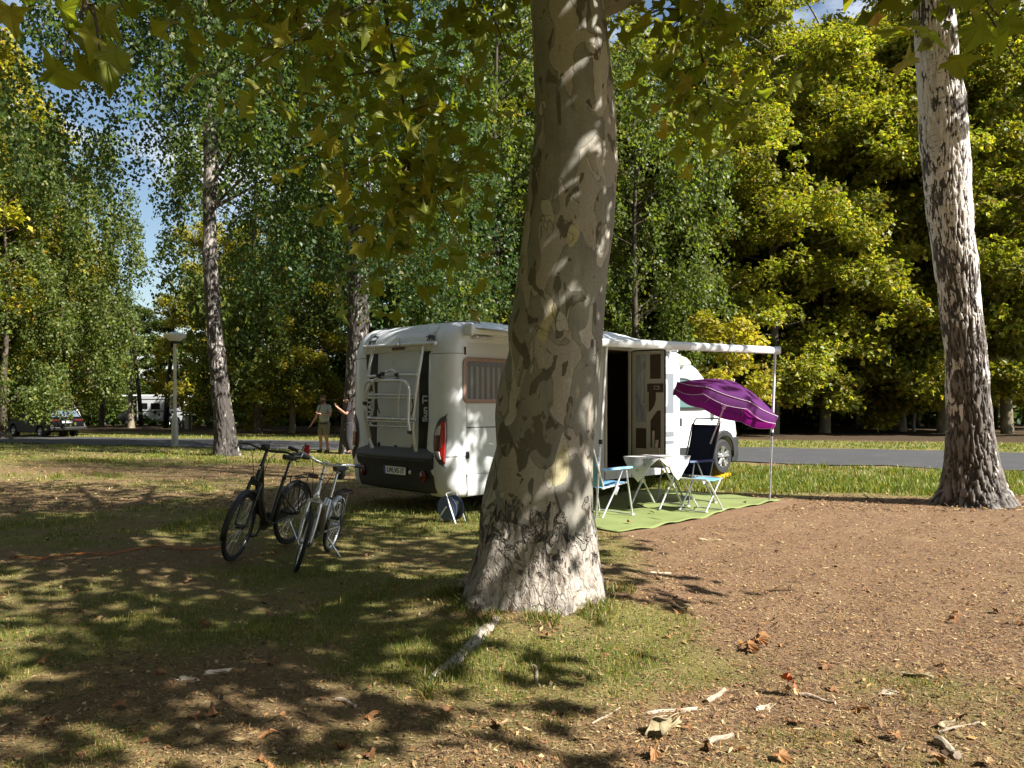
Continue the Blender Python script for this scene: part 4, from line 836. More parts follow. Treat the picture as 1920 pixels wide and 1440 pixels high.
# rear bumper: dark trough with a lighter sloping ledge
def sweepY(prof, ys, curve):
    mb = MB(); mb.rings([[(x+curve(y)*(1 if z < .95 else 1), y, z+.0) for x, z in prof] for y in ys]); return mb
ys = [.26+k*(W-.52)/14 for k in range(15)]; cv = lambda y: -.05*(1-((y-W/2)/(W/2-.2))**2)
obj('bumper', sweepY([(.05, .86), (-.1, .78), (-.11, .74), (-.065, .62), (-.06, .42), (-.02, .31), (.12, .27), (.12, .86)], ys, cv), DKGREY, van, sm=True, bev=.008, ang=25)
obj('bumper_ledge', sweepY([(-.02, .915), (-.128, .80), (-.128, .775), (-.06, .79), (-.02, .8)], ys, cv), MIDGREY, van, sm=True, bev=.004, ang=25)
for u, v, w_, h_ in ((681, 881, .1, .17), (793, 893, .15, .15)):
    Y, Z = rear(u, v, -.1); mb = MB(); mb.lathe([(.02, -.01), (h_/2, -.01), (h_/2, .01), (h_/2*.8, .022), (.01, .03)], n=20, axis='X'); mb.v = [(-.075+cv(Y)-x, Y+y*(w_/h_), Z+z) for x, y, z in mb.v]; obj('fog_lamp', mb, REDD, van, sm=True)
# number plate
Y, Z = rear(738, 882, -.15); plx = -.125; mb = MB(); mb.box((plx, Y, Z), (.012, .54, .125)); pl = obj('number_plate', mb, BLACK, van, bev=.004)
mb = MB(); mb.box((plx-.008, Y-.02, Z), (.006, .47, .108)); obj('plate_face', mb, mat('plate_white', (.75, .75, .73), .4), pl)
mb = MB(); mb.box((plx-.008, Y+.24, Z), (.006, .045, .108)); obj('plate_band', mb, mat('plate_blue', (.01, .04, .3), .4), pl)
o = obj('plate_text', text_mesh('LWL:VG 17', .098, .001, .003, .82), STICK, pl); o.location = (plx-.0125, Y-.02, Z); tmat(o, (0, -1, 0), (0, 0, 1))
for dy in (-.33,): mb = MB(); mb.lathe([(.005, -.02), (.03, -.02), (.03, .01), (.02, .02)], n=16, axis='X'); mb.v = [(plx+.02-x, Y+dy+y, Z-.01+z) for x, y, z in mb.v]; obj('lock_cap', mb, ALU, van, sm=True)
Y, Z = rear(742, 843, -.03); mb = MB(); mb.box((-.033, Y, Z), (.012, .07, .13)); bd = obj('rear_badge', mb, BLACK, van, bev=.01)
mb = MB(); mb.tube([(-.041, Y+.022, Z+.045), (-.041, Y-.005, Z+.0), (-.041, Y+.0, Z-.01), (-.041, Y-.02, Z-.045)], .004, 5); obj('badge_mark', mb, LET, bd)
for u, v in ((711, 833), (775, 837)): Y, Z = rear(u, v, -.03); mb = MB(); mb.box((-.04, Y, Z), (.03, .03, .06)); mb.box((-.05, Y+.03, Z-.03), (.03, .03, .025)); obj('rack_clip', mb, BLACK, van, bev=.006)
# third brake lamp, camera
Y, Z = rear(747, 654, -.04); mb = MB(); mb.box((-.04, Y, Z), (.03, .3, .04)); obj('brake_lamp', mb, REDD, van, bev=.012)
# ------------------------------------------------------------------ bicycle rack on the rear
rk = empty('bicycle_rack', (0, 0, 0)); rk.parent = van
def rpt(u, v, X): y, z = rear(u, v, X); return (X, y, z)
def rtube(name, pts, r, X=-.1, matn=RACKP, n=8, parent=rk, sub=0):
    P = [rpt(*(p if len(p) == 3 else (*p, X))) for p in pts]; mb = MB(); mb.tube(P, r*1.25, n); return obj(name, mb, matn, parent, sm=True, ang=60)
rtube('top_bar', [(683, 651), (750, 647), (817, 643)], .022, -.07)
mb = MB(); q = rpt(745, 646, -.1); mb.lathe([(.01, -.05), (.035, -.04), (.045, 0), (.035, .04), (.01, .05)], q, 12, 'Y'); mb.box((q[0]+.02, q[1], q[2]+.06), (.03, .06, .06)); obj('reversing_camera', mb, ALU, rk, sm=True)
def blade(pts, w0):
    mb = MB(); rs = []
    for (u, v, X, w_) in pts:
        y, z = rear(u, v, X); rs.append([(X, y+w_/2, z), (X-.03, y+w_/3, z), (X-.03, y-w_/3, z), (X, y-w_/2, z), (X+.02, y, z)])
    mb.rings(rs); return obj('rack_rail', mb, RACKP, rk, sm=True, bev=.004, ang=50)
blade([(701, 652, -.06, .02), (697, 672, -.09, .05), (692, 700, -.13, .055), (688, 735, -.16, .055), (687, 770, -.16, .055), (689, 800, -.14, .055), (694, 825, -.11, .06), (703, 849, -.05, .09)], .05)
blade([(795, 648, -.06, .02), (791, 670, -.09, .05), (785, 705, -.13, .055), (780, 740, -.16, .055), (776, 775, -.16, .055), (775, 805, -.14, .055), (777, 830, -.11, .06), (784, 856, -.05, .09)], .05)
rtube('cross_bar', [(690, 706), (735, 703), (782, 703)], .017, -.2)
rtube('cross_bar', [(686, 740), (777, 741)], .015, -.18); rtube('cross_bar', [(688, 746), (777, 747)], .012, -.18)
rtube('wheel_rail', [(690, 784), (778, 787)], .02, -.22, ALU); rtube('wheel_rail', [(690, 789), (776, 792)], .014, -.22, ALU); rtube('wheel_rail', [(694, 798), (768, 801)], .013, -.2, ALU)
rtube('holder_loop', [(683, 770), (683, 740), (683, 728), (685, 720), (690, 714), (700, 713.5), (730, 713.5), (752, 713.5), (760, 716), (765, 723), (767, 732), (766, 760), (765, 790), (768, 808)], .017, -.34)
rtube('holder_arm', [(685, 750, -.34), (688, 735, -.36), (693, 722, -.38), (704, 711, -.36), (716, 706, -.3), (725, 697, -.24), (733, 693, -.22), (739, 696, -.22), (744, 703, -.2)], .014)
rtube('holder_arm', [(750, 716, -.33), (749, 730, -.3), (746, 760, -.26), (747, 780, -.24), (753, 787, -.23), (760, 788, -.23)], .012); rtube('holder_arm', [(700, 716, -.32), (701, 735, -.28), (700, 765, -.25), (697, 782, -.23)], .011)
rtube('support_tube', [(683, 768, -.34), (685, 785, -.28), (690, 800, -.22), (694, 820, -.14)], .017)
for u, v, X in ((717, 701, -.31), (744, 703, -.22), (745, 712, -.3), (709, 704, -.34), (684, 756, -.35), (768, 810, -.33)):
    mb = MB(); q = rpt(u, v, X); mb.box(q, (.05, .055, .05)); mb.tube([q, (q[0]-.02, q[1]-.05, q[2]-.03)], .014, 6); obj('clamp', mb, BLACK, rk, bev=.012)
for pts in ([(712, 706, -.32), (722, 712, -.34), (726, 716, -.33)], [(773, 748, -.2), (775, 762, -.24), (771, 778, -.23)], [(706, 748, -.2), (708, 765, -.24), (712, 775, -.22)]):
    rtube('strap', pts, .008, matn=BLACK, n=5)
# ------------------------------------------------------------------ right side of the body
def sbox(x0, x1, z0, z1, name, matn, y=-.004, th=.02, bev=.006, parent=van):
    mb = MB(); mb.box(((x0+x1)/2, y, (z0+z1)/2), (x1-x0, th, z1-z0)); return obj(name, mb, matn, parent, bev=bev)
sbox(.29, 3.28, .57, 2.38, 'side_panel', GREYW, -.002, .012); sbox(4.08, 5.5, .57, 2.2, 'side_panel', GREYW, -.002, .012)
sbox(.29, 1.95, .265, .56, 'side_skirt', WHITE, -.012, .03, .012); sbox(2.75, 3.3, .265, .56, 'side_skirt', WHITE, -.012, .03, .012); sbox(4.06, 5.5, .265, .52, 'side_skirt', WHITE, -.012, .03, .012)
sbox(3.32, 4.04, .27, .44, 'entry_step', WHITE, -.012, .03, .012)
def frame_ring(x0, x1, z0, z1, r_, w_, y0, y1, name, matn, parent):
    def rr(a0, a1, b0, b1, q):
        P = []
        for cx_, cz_, s_ in ((a1-q, b1-q, 0), (a0+q, b1-q, 90), (a0+q, b0+q, 180), (a1-q, b0+q, 270)):
            for k in range(6): a_ = R(s_+k*18); P.append((cx_+q*math.cos(a_), cz_+q*math.sin(a_)))
        return P
    A = rr(x0, x1, z0, z1, r_); B = rr(x0+w_, x1-w_, z0+w_, z1-w_, max(.01, r_-w_*.7)); n_ = len(A); mb = MB()
    rs = [[(p[0], y0, p[1]) for p in A], [(p[0], y1+.006, p[1]) for p in A], [(p[0]*.5+q_[0]*.5, y1, p[1]*.5+q_[1]*.5) for p, q_ in zip(A, B)], [(q_[0], y1+.004, q_[1]) for q_ in B], [(q_[0], y0, q_[1]) for q_ in B]]
    mb.rings(rs, cap=False); return obj(name, mb, matn, parent, sm=True, ang=40)
def side_window(x0, x1, z0, z1, fm, curtain, w_=.055, r_=.09):
    wn = frame_ring(x0, x1, z0, z1, r_, w_, .0, -.045, 'window', fm, van)
    mb = MB(); mb.box(((x0+x1)/2, -.02, (z0+z1)/2), (x1-x0-w_*1.6, .006, z1-z0-w_*1.6)); obj('pane', mb, mat('window_pane', (.05, .045, .04), .04, spec=.7, alpha=.35), wn)
    mb = MB(); mb.box(((x0+x1)/2, .0, z1-w_-.035), (x1-x0-w_*2, .02, .07)); obj('blind_case', mb, mat('blind_brown', (.16, .09, .065), .5), wn)
    mb = MB(); n_ = 60; P = []
    for k in range(n_+1): x = x0+w_+(x1-x0-2*w_)*k/n_; P.append((x, -.008+.006*math.sin(k*1.15)+.002*math.sin(k*2.9)))
    mb.rings([[(x, y, z0+w_*.8) for x, y in P], [(x, y, z1-w_) for x, y in P]], cap=False, close=False); obj('curtain', mb, curtain, wn, sm=True, ang=180)
    return wn
t = NT('curtain'); nn = t.noise(4, 2, .5, 0, t.mapv((30, 1, .3))); CURT = t.done(t.mix(t.ramp(nn, .35, .65), (.05, .037, .024), (.13, .1, .068)), .9)
xw0, zw1 = side(869, 669, -.04); _, zw0 = side(869, 756, -.04); side_window(xw0, xw0+1.25, zw0, zw1, COPPER, CURT)
# locker door
xl0, zl1 = side(867, 803, -.01); _, zl0 = side(867, 892, -.01)
lk = sbox(xl0, xl0+.85, zl0+.01, zl1, 'locker_door', GREYW, -.012, .014, .004); frame_ring(xl0-.012, xl0+.862, zl0-.004, zl1+.012, .06, .016, -.004, -.016, 'locker_seal', SEAM, lk)
xh, zh = side(876, 853, -.02); mb = MB(); mb.box((xh, -.024, zh), (.06, .02, .1)); hd = obj('locker_handle', mb, BLACK, lk, bev=.012); mb = MB(); mb.box((xh+.012, -.038, zh), (.02, .012, .06)); obj('lever', mb, DKGREY, hd, bev=.004)
mb = MB(); mb.box((1.6, -.014, .92), (.5, .016, .35)); obj('vent_grille', mb, REARW, van, bev=.01)
# door opening frame and opened door
mb = MB()
for x in (DX0-.015, DX1+.02): mb.box((x, -.006, (DZ0+DZ1)/2), (.05, .05, DZ1-DZ0))
mb.box(((DX0+DX1)/2, -.006, DZ1+.012), (DX1-DX0+.1, .05, .04)); obj('door_frame', mb, CREAM, van, bev=.008)
mb = MB(); mb.box((DX1+.035, -.03, 1.45), (.012, .02, 1.95)); obj('door_seal', mb, BLACK, van)
door = empty('entrance_door', (DX1+.05, -.035, 0), R(-84)); door.parent = van       # local -X runs along the leaf
def dbox(x0, x1, z0, z1, y, th, name, matn, bev=.01, parent=door): mb = MB(); mb.box(((x0+x1)/2, y, (z0+z1)/2), (x1-x0, th, z1-z0)); return obj(name, mb, matn, parent, bev=bev)
DWX = .64
door.rotation_euler = (0, 0, R(-84)); 
leaf = MB(); leaf.box((DWX/2, .0, 1.45), (DWX, .035, 1.98)); obj('door_leaf', leaf, WHITE, door, bev=.03)
lin = MB(); lin.box((DWX/2, -.022, 1.45), (DWX-.03, .012, 1.94)); obj('door_lining', lin, CREAM, door, bev=.02)
rim = frame_ring(-.005, DWX+.005, .46, 2.445, .06, .022, -.012, -.03, 'door_rim', BLACK, door)
t = NT('frosted_glass'); nn = t.noise(3, 4, .6, 1.2, t.mapv((3, 3, 1))); FROST = t.done(t.mix(t.ramp(nn, .35, .65), (.26, .28, .32), (.52, .55, .6)), .25, None, .5)
dbox(.09, .29, 1.22, 2.36, -.03, .012, 'door_window', FROST, .01)
wr = frame_ring(.205, .295, 1.5, 2.1, .045, .014, -.034, -.046, 'window_trim', CREAM, door)
dbox(.36, .56, 1.95, 2.36, -.03, .012, 'door_inset', BROWN, .012)
dbox(.31, DWX-.03, 1.72, 1.87, -.034, .016, 'latch_panel', BROWN, .006)
lt = dbox(.44, .54, 1.77, 1.83, -.046, .014, 'door_latch', BEIGE, .006); dbox(.455, .525, 1.785, 1.815, -.054, .008, 'latch_pull', BLACK, .004, lt)
mb = MB(); P = [(.31, 1.72), (.47, 1.72), (.47, 1.6), (.44, 1.5), (.38, 1.42), (.31, 1.38)]; mb.prism(P, -.028, -.038, 'XZ'); obj('door_pocket', mb, BROWN, door, bev=.006)
mb = MB(); mb.box((.33, -.046, 1.56), (.02, .02, .34)); obj('grab_bar', mb, BEIGE, door, bev=.006)
mb = MB(); P = [(.37, .56), (.56, .56), (.56, 1.42), (.5, 1.42), (.42, 1.32), (.37, 1.25)]; mb.prism(P, -.028, -.036, 'XZ'); obj('door_pocket', mb, BROWN, door, bev=.006)
dbox(.37, .56, .53, .80, -.05, .04, 'pocket_bin', BEIGE, .015); dbox(.09, .29, .53, .78, -.05, .04, 'pocket_bin', BEIGE, .015); dbox(.09, .29, .76, 1.12, -.03, .012, 'door_pocket', BROWN, .01)
mb = MB(); mb.tube([(.43, -.05, .8), (.43, -.05, 1.08)], .022, 8); mb.tube([(.48, -.05, .8), (.5, -.05, .93)], .03, 8); obj('bottle', mb, BEIGE, door, sm=True)
# window, vents and stripes between door and cab
wx0, wz1 = side(1250, 686, -.02); wx0 = 4.55; side_window(4.45, 5.12, 1.45, 2.0, WHITE, mat('net_dark', (.05, .045, .04), .8), .05, .12)
sbox(4.12, 5.36, 1.36, 2.08, 'dark_band', mat('band_grey', (.17, .19, .22), .3, coat=.3), -.009, .004, .002)
for z0, z1, nm, mt in ((.93, 1.02, 'stripe', 'band_grey'), (.8, .86, 'stripe', 'band_grey')): sbox(4.12, 5.36, z0, z1, nm, MATS[mt], -.011, .004, .001)
for z0, z1 in ((1.1, 1.32), (.52, .72)):
    v_ = sbox(4.85, 5.33, z0, z1, 'vent_grille', REARW, -.014, .012, .006)
    for k in range(5): zz = z0+.03+(z1-z0-.06)*k/4; sbox(4.88, 5.3, zz-.006, zz+.006, 'louvre', CREAM, -.023, .008, .001, v_)
# ------------------------------------------------------------------ cab
WX = 7.4
def cm(x): return 5.5+(x-5.5)*1.267 if x <= 7 else WX+(x-7)*.7
cabp = [(5.5, .36), (WX-.5, .36), (WX-.48, .5)]
for k in range(13): a_ = math.pi-k/12*math.pi; cabp.append((WX+.47*math.cos(a_), .44+.47*math.sin(a_)))
cabp += [(cm(x), z) for x, z in [(7.7, .42), (7.85, .4), (7.93, .5), (7.95, .8), (7.9, 1.05), (7.78, 1.2), (7.3, 1.4), (7.12, 1.46), (6.32, 2.2), (6.2, 2.27), (5.5, 2.32)]]
mb = MB(); Y0, Y1 = .13, W-.13; nC = len(cabp)
def tum(x, z): return .0 if z < 1.35 else .11*(z-1.35)/.9
rs = []
for t_, ins in ((0, .05), (0, 0), (1, 0), (1, .05)):
    ring = []
    for x, z in cabp:
        k = .06*smooth(7.3, 8.0, x)*1.6; y = (Y0+tum(x, z)+k+ins*.8) if t_ == 0 else (Y1-tum(x, z)-k-ins*.8)
        ring.append((x if ins == 0 else 5.5+(x-5.5)*.985+.0, y if ins == 0 else y-(.04 if t_ == 0 else -.04)*.9, z if ins == 0 else z))
    rs.append(ring)
rs = [[(x, Y0+tum(x, z)+.1*float(smooth(7.6, 8.15, x)), z) for x, z in cabp], [(x, W/2, z) for x, z in cabp], [(x, Y1-tum(x, z)-.1*float(smooth(7.6, 8.15, x)), z) for x, z in cabp]]
mb.rings(rs); obj('cab', mb, WHITE, van, bev=.03, seg=3, sm=True, ang=30)
mb = MB(); rs = []                                                    # overcab cap
for X, z0_, z1_, ins in ((5.2, 2.1, 2.58, .02), (5.5, 2.2, 2.53, .03), (5.8, 2.23, 2.46, .08), (6.05, 2.25, 2.39, .16), (6.16, 2.28, 2.34, .26)):
    rs.append([(X, y, z) for y, z in rrect(ins, W-ins, z0_, z1_, min(.14, (z1_-z0_)*.45), .02, ())])
mb.rings(rs); obj('overcab_cap', mb, WHITE, van, sm=True, ang=40)
mb = MB(); mb.prism([(5.62, 2.24), (6.02, 2.27), (6.0, 2.33), (5.85, 2.4), (5.66, 2.43)], .03, .1, 'XZ'); obj('cap_recess', mb, mat('recess_beige', (.42, .4, .32), .5), van, bev=.01)
def cabside(P, name, matn, off=.004, th=.012, parent=van, bev=.004):
    mb = MB(); P = [(cm(x), z) for x, z in P]; mb.rings([[(x, Y0+tum(x, z)+.1*float(smooth(7.6, 8.15, x))-off, z) for x, z in P], [(x, Y0+tum(x, z)+.1*float(smooth(7.6, 8.15, x))-off+th, z) for x, z in P]]); return obj(name, mb, matn, parent, bev=bev)
cd = cabside([(5.58, .5), (6.48, .5), (6.56, .8), (6.72, 1.0), (6.8, 1.36), (6.25, 1.98), (6.05, 2.07), (5.58, 2.08)], 'cab_door', WHITE, .006)
cabside([(5.66, 1.42), (6.68, 1.42), (6.16, 1.97), (6.0, 2.02), (5.66, 2.03)], 'window_rubber', BLACK, .012, .012, cd)
cabside([(5.7, 1.46), (6.32, 1.46), (6.1, 1.96), (5.98, 1.98), (5.7, 1.99)], 'cab_window', mat('cab_glass', (.06, .13, .12), .05, spec=.8), .016, .008, cd); cabside([(6.37, 1.46), (6.6, 1.46), (6.18, 1.91)], 'quarter_window', GLASSD, .016, .008, cd)
hx = cabside([(5.62, 1.1), (5.76, 1.1), (5.76, 1.26), (5.62, 1.26)], 'cab_door_handle', BLACK, .02, .02, cd, .01)
cabside([(5.56, .52), (6.5, .52), (6.52, .62), (6.56, .7), (5.56, .7)], 'rub_strip', DKGREY, .022, .03, cd, .01)
mb = MB(); rs = []                                                    # wheel arch lip and front bumper
for k in range(13): a_ = math.pi-k/12*math.pi; c_, s_ = math.cos(a_), math.sin(a_); rs.append([(WX+q*c_, Y0+.1*float(smooth(7.6, 8.15, WX+q*c_))-.03*o_+.004, .44+q*s_) for q, o_ in ((.44, 0), (.44, 1), (.54, 1), (.56, 0))])
mb.rings(rs); obj('wheel_arch', mb, DKGREY, van, bev=.006)
mb = MB(); mb.rings([[(x+.02*(1-((y-W/2)/1.0)**2), y, z) for x, z in ((7.84, .32), (8.05, .32), (8.11, .45), (8.11, .78), (8.05, .84), (7.86, .84))] for y in [Y0+.06+(Y1-Y0-.12)*k/10 for k in range(11)]]); obj('front_bumper', mb, DKGREY, van, bev=.02)
mb = MB(); mb.rings([[(cm(7.16), y, 1.475), (cm(6.34), y, 2.225), (cm(6.3), y, 2.2), (cm(7.1), y, 1.45)] for y in (Y0+.14, Y1-.14)]); mb.v = [(x+.02, y, z+.02) for x, y, z in mb.v]; obj('windscreen', mb, GLASSD, van)
for y in (Y0+.2, Y1-.2): mb = MB(); mb.box((7.98, y, .98), (.14, .26, .3), Matrix.Rotation(R(-18), 3, 'Y')); obj('headlamp', mb, CLEAR, van, bev=.05)
mb = MB(); mb.box((8.05, W/2, .95), (.05, 1.1, .22), Matrix.Rotation(R(-10), 3, 'Y')); obj('front_grille', mb, BLACK, van, bev=.02)
for y, s_ in ((Y0-.12, 1), (Y1+.12, -1)):
    mb = MB(); mb.box((7.0, y, 1.55), (.12, .2, .36)); mi = obj('wing_mirror', mb, BLACK, van, bev=.04); mb = MB(); mb.box((7.0, y+s_*.1, 1.42), (.05, .16, .05)); obj('mirror_arm', mb, BLACK, mi)
def wheel(X, Y, Z, sgn, r_=.345, parent=van, k=0):
    wv = empty('wheel', (X, Y, Z)); wv.parent = parent
    mb = MB(); prof_ = [(.6*r_, -.1), (.88*r_, -.108), (.97*r_, -.085), (r_, -.05), (r_, .05), (.97*r_, .085), (.88*r_, .108), (.6*r_, .1)]; mb.lathe(prof_, n=36, axis='Y', cap=False); obj('tyre', mb, RUBBER, wv, sm=True)
    mb = MB(); mb.lathe([(.63*r_, sgn*-.1), (.61*r_, sgn*-.09), (.57*r_, sgn*-.07), (.56*r_, sgn*.06)], n=36, axis='Y', cap=False)
    for q in range(5):
        a_ = 2*math.pi*q/5+.3
        for da in (-.17, .17):
            P = [(math.cos(a_+da*f_)*r_*rr_, sgn*y_, math.sin(a_+da*f_)*r_*rr_) for rr_, f_, y_ in ((.14, .6, -.075), (.35, .9, -.08), (.6, 1.1, -.09))]; mb.tube(P, [.032, .028, .034], 6)
    mb.lathe([(.004, sgn*-.1), (.05, sgn*-.098), (.07, sgn*-.08), (.07, sgn*-.04)], n=20, axis='Y'); obj('rim', mb, ALU, wv, sm=True)
    mb = MB(); mb.lathe([(.004, sgn*-.035), (.57*r_, sgn*-.035), (.57*r_, sgn*-.02)], n=24, axis='Y'); obj('brake_disc', mb, BLACK, wv)
    for q in range(5): a_ = 2*math.pi*q/5+.93; mb = MB(); mb.lathe([(.003, sgn*-.095), (.012, sgn*-.093), (.012, sgn*-.07)], (math.cos(a_)*.052, 0, math.sin(a_)*.052), 8, 'Y'); obj('wheel_bolt', mb, BLACK, wv)
    return wv
wheel(WX, .25, .36+.09, 1, .36); wheel(WX, W-.25, .36+.09, -1, .36); wheel(2.35, .2, .345, 1); wheel(2.35, W-.2, .345, -1)
mb = MB(); P = [(2.35+.42*math.cos(math.pi*k/12), .42+.4*math.sin(math.pi*k/12)) for k in range(13)]; mb.prism(P, -.03, .2, 'XZ'); obj('rear_wheel_housing', mb, BLACK, van)
mb = MB(); mb.box((3.0, W/2, .36), (5.6, 1.7, .1)); mb.box((6.8, W/2, .45), (1.6, 1.3, .15)); obj('chassis', mb, BLACK, van)
# levelling ramps under the front wheels
for Y, lb in ((.25, 'yellow levelling ramp under the front wheel on the awning side'), (W-.25, 'yellow levelling ramp under the front wheel away from the awning')):
    mb = MB(); mb.prism([(-.38, 0), (.22, 0), (.22, .1), (.1, .085), (-.06, .085)], -.13, .13, 'XZ'); rm = obj('levelling_ramp', mb, YELLOW, bev=.008, label=lb, cat='ramp', group='levelling ramps'); rm.location = vw(WX+.04, Y, gzf(*vw(WX+.04, Y)[:2])-.005); rm.rotation_euler = (0, 0, YAW)
    for k in range(3): mb = MB(); mb.box((-.3+.09*k, 0, .02+.02*k), (.02, .24, .03)); o = obj('tread_rib', mb, YELLOW, rm)
# ------------------------------------------------------------------ awning
t = NT('awning_cloth'); nn = t.noise(2.5, 3); AWN = t.done(t.mix(t.ramp(nn, .3, .7), (.62, .63, .63), (.74, .75, .76)), .6, None, .3)
tr = t.n.nodes.new('ShaderNodeBsdfTranslucent'); tr.inputs['Color'].default_value = (.6, .6, .58, 1); ms = t.n.nodes.new('ShaderNodeMixShader'); ms.inputs[0].default_value = .12; t.link(t.b.outputs[0], ms.inputs[1]); t.link(tr.outputs[0], ms.inputs[2]); t.link(ms.outputs[0], t.o.inputs[0])
mb = MB(); mb.rings([[(x, y, z) for y, z in ((.02, 2.47), (-.1, 2.49), (-.13, 2.55), (-.1, 2.6), (.02, 2.63))] for x in (.3, 5.25)]); aw = obj('awning_case', mb, WHITE, van, bev=.012, sm=True, ang=40)
for x in (.27, 5.28): mb = MB(); mb.box((x, -.06, 2.545), (.05, .18, .17)); obj('case_end', mb, WHITE, aw, bev=.03)
mb = MB(); mb.box((.55, -.06, 2.455), (.32, .08, .035)); obj('case_bracket', mb, ALU, aw, bev=.005)
def on_rail(u, v, d): p = at(u, v, d); X, Y = vl(p[0], p[1]); return Vector((X, Y, p[2]))
aL = on_rail(1130, 641, 10.2); aR = Vector(on_rail(1456, 657, 12.35)); aR.z = 2.385
aLx = aL+(aL-aR).normalized()*.12
mb = MB(); rs = []
for p in (aLx, aR): rs.append([(p.x, p.y+dy, p.z+dz) for dy, dz in ((.04, -.06), (-.045, -.065), (-.07, -.02), (-.06, .035), (.0, .06), (.05, .03))])
mb.rings(rs); rail = obj('awning_rail', mb, WHITE, van, bev=.015, sm=True, ang=40)
for p, s_ in ((aR, 1), (aLx, -1)): mb = MB(); mb.box((p.x+.02*s_, p.y, p.z), (.05, .13, .13)); obj('rail_end', mb, WHITE, rail, bev=.03)
mb = MB(); g_ = 24; rows_ = []
for i_ in range(g_+1):
    q = i_/g_; A_ = Vector((.35+(5.2-.35)*q, -.11, 2.58)); B_ = aLx.lerp(aR, q)+Vector((0, .04, .045)); rows_.append([A_.lerp(B_, k/10)+Vector((0, 0, -.03*math.sin(math.pi*k/10)*(.6+.4*math.sin(q*9)))) for k in range(11)])
mb.rings(rows_, cap=False, close=False); obj('awning_cloth', mb, AWN, van, sm=True, thick=.004, ang=180)
for top_, bot in ((Vector(on_rail(1138, 648, 10.0)), on_ground(1117, 976)), (aR+Vector((-.05, 0, -.05)), on_ground(1443, 940))):
    X, Y = vl(bot[0], bot[1]); b_ = Vector((X, Y, bot[2]-.005))
    if top_.x < 2: top_ = aL+Vector((.08, 0, -.05))
    mb = MB(); mb.tube([b_.lerp(top_, .45), top_], .021, 10); mb.tube([top_, top_+Vector((0, .03, .04))], .02, 6); lg = obj('awning_pole', mb, RACKP, van, sm=True)
    mb = MB(); mb.tube([b_, b_.lerp(top_, .5)], .015, 10); obj('pole_lower', mb, ALU, lg, sm=True)
    mb = MB(); q = b_.lerp(top_, .45); mb.tube([q-Vector((0, 0, .03)), q+Vector((0, 0, .03))], .026, 10); obj('pole_clamp', mb, BLACK, lg, sm=True); mb = MB(); mb.box((b_.x, b_.y, b_.z+.012), (.08, .06, .02)); obj('pole_foot', mb, BLACK, lg, bev=.005)
mb = MB()
for q in (.12, .9):
    A_ = Vector((.6+4.3*q, -.12, 2.52)); B_ = aLx.lerp(aR, q)-Vector((0, 0, .03)); M_ = A_.lerp(B_, .5)+Vector((.7*(1 if q < .5 else -1), 0, -.03)); mb = MB(); mb.tube([A_, M_, B_], .02, 6); obj('folding_arm', mb, WHITE, van, sm=True)

# ================================================================== CAMPING THINGS BESIDE THE MOTORHOME
def gpt(x, y, dz=0): return (x, y, gzf(x, y)+dz)
# outdoor carpet: wavy green mat laid along the motorhome
t = NT('mat_green'); n1 = t.noise(220, 4, .7); n2 = t.noise(3, 4); MATG = t.done(t.mix(t.ramp(n1, .3, .7), (.135, .175, .06), (.225, .265, .105)), .95, t.bump(n1, .5, .004), .1)
mb = MB(); rows_ = []
for i_ in range(61):
    q = i_/60; X = .62+4.2*q; rw = []
    for k in range(31):
        f_ = k/30; far = .12; near = -2.3-.1*math.sin(q*5+.4)-.03*math.sin(q*17)-.14*q; Y = far+(near-far)*f_; x, y, _ = vw(X, Y)
        rw.append((x, y, gzf(x, y)+.014+.011*math.sin(X*5+Y*3)*math.sin(Y*7)+.007*math.sin(X*11-Y*4)+.012*(f_ > .95)*abs(math.sin(q*23))))
    rows_.append(rw)
mb.rings(rows_, cap=False, close=False); obj('outdoor_carpet', mb, MATG, sm=True, thick=.008, ang=180, label='bright green outdoor carpet spread under the awning', cat='carpet')
FRAME = mat('chair_tube', (.66, .67, .68), .3, metal=.5); 
def mesh_cloth(name, a, b):
    t = NT(name); n_ = t.noise(180, 2, .5); return t.done(t.mix(t.ramp(n_, .35, .65), a, b), .8, t.bump(n_, .3, .002), .2)
BLUE = mesh_cloth('cloth_light_blue', (.10, .26, .46), (.19, .4, .6)); NAVY = mesh_cloth('cloth_navy', (.012, .022, .05), (.03, .045, .085)); BLUEPAD = mat('armrest_blue', (.2, .42, .68), .45)
def place(e, x, y, rz): e.location = gpt(x, y, .016); e.rotation_euler = (0, 0, rz); return e
def sheet(P0, P1, w_, sag, n_=10, m_=6):
    """cloth panel from P0 to P1 in the XZ plane, width along Y"""
    mb = MB(); rows_ = []
    for i_ in range(n_+1):
        q = i_/n_; p = Vector(P0).lerp(Vector(P1), q); nrm = Vector((-(P1[2]-P0[2]), 0, P1[0]-P0[0])).normalized()
        rows_.append([p+nrm*(-sag*math.sin(math.pi*q)*(.5+.5*math.sin(math.pi*k/m_)))+Vector((0, (k/m_-.5)*w_, 0)) for k in range(m_+1)])
    mb.rings(rows_, cap=False, close=False); return mb
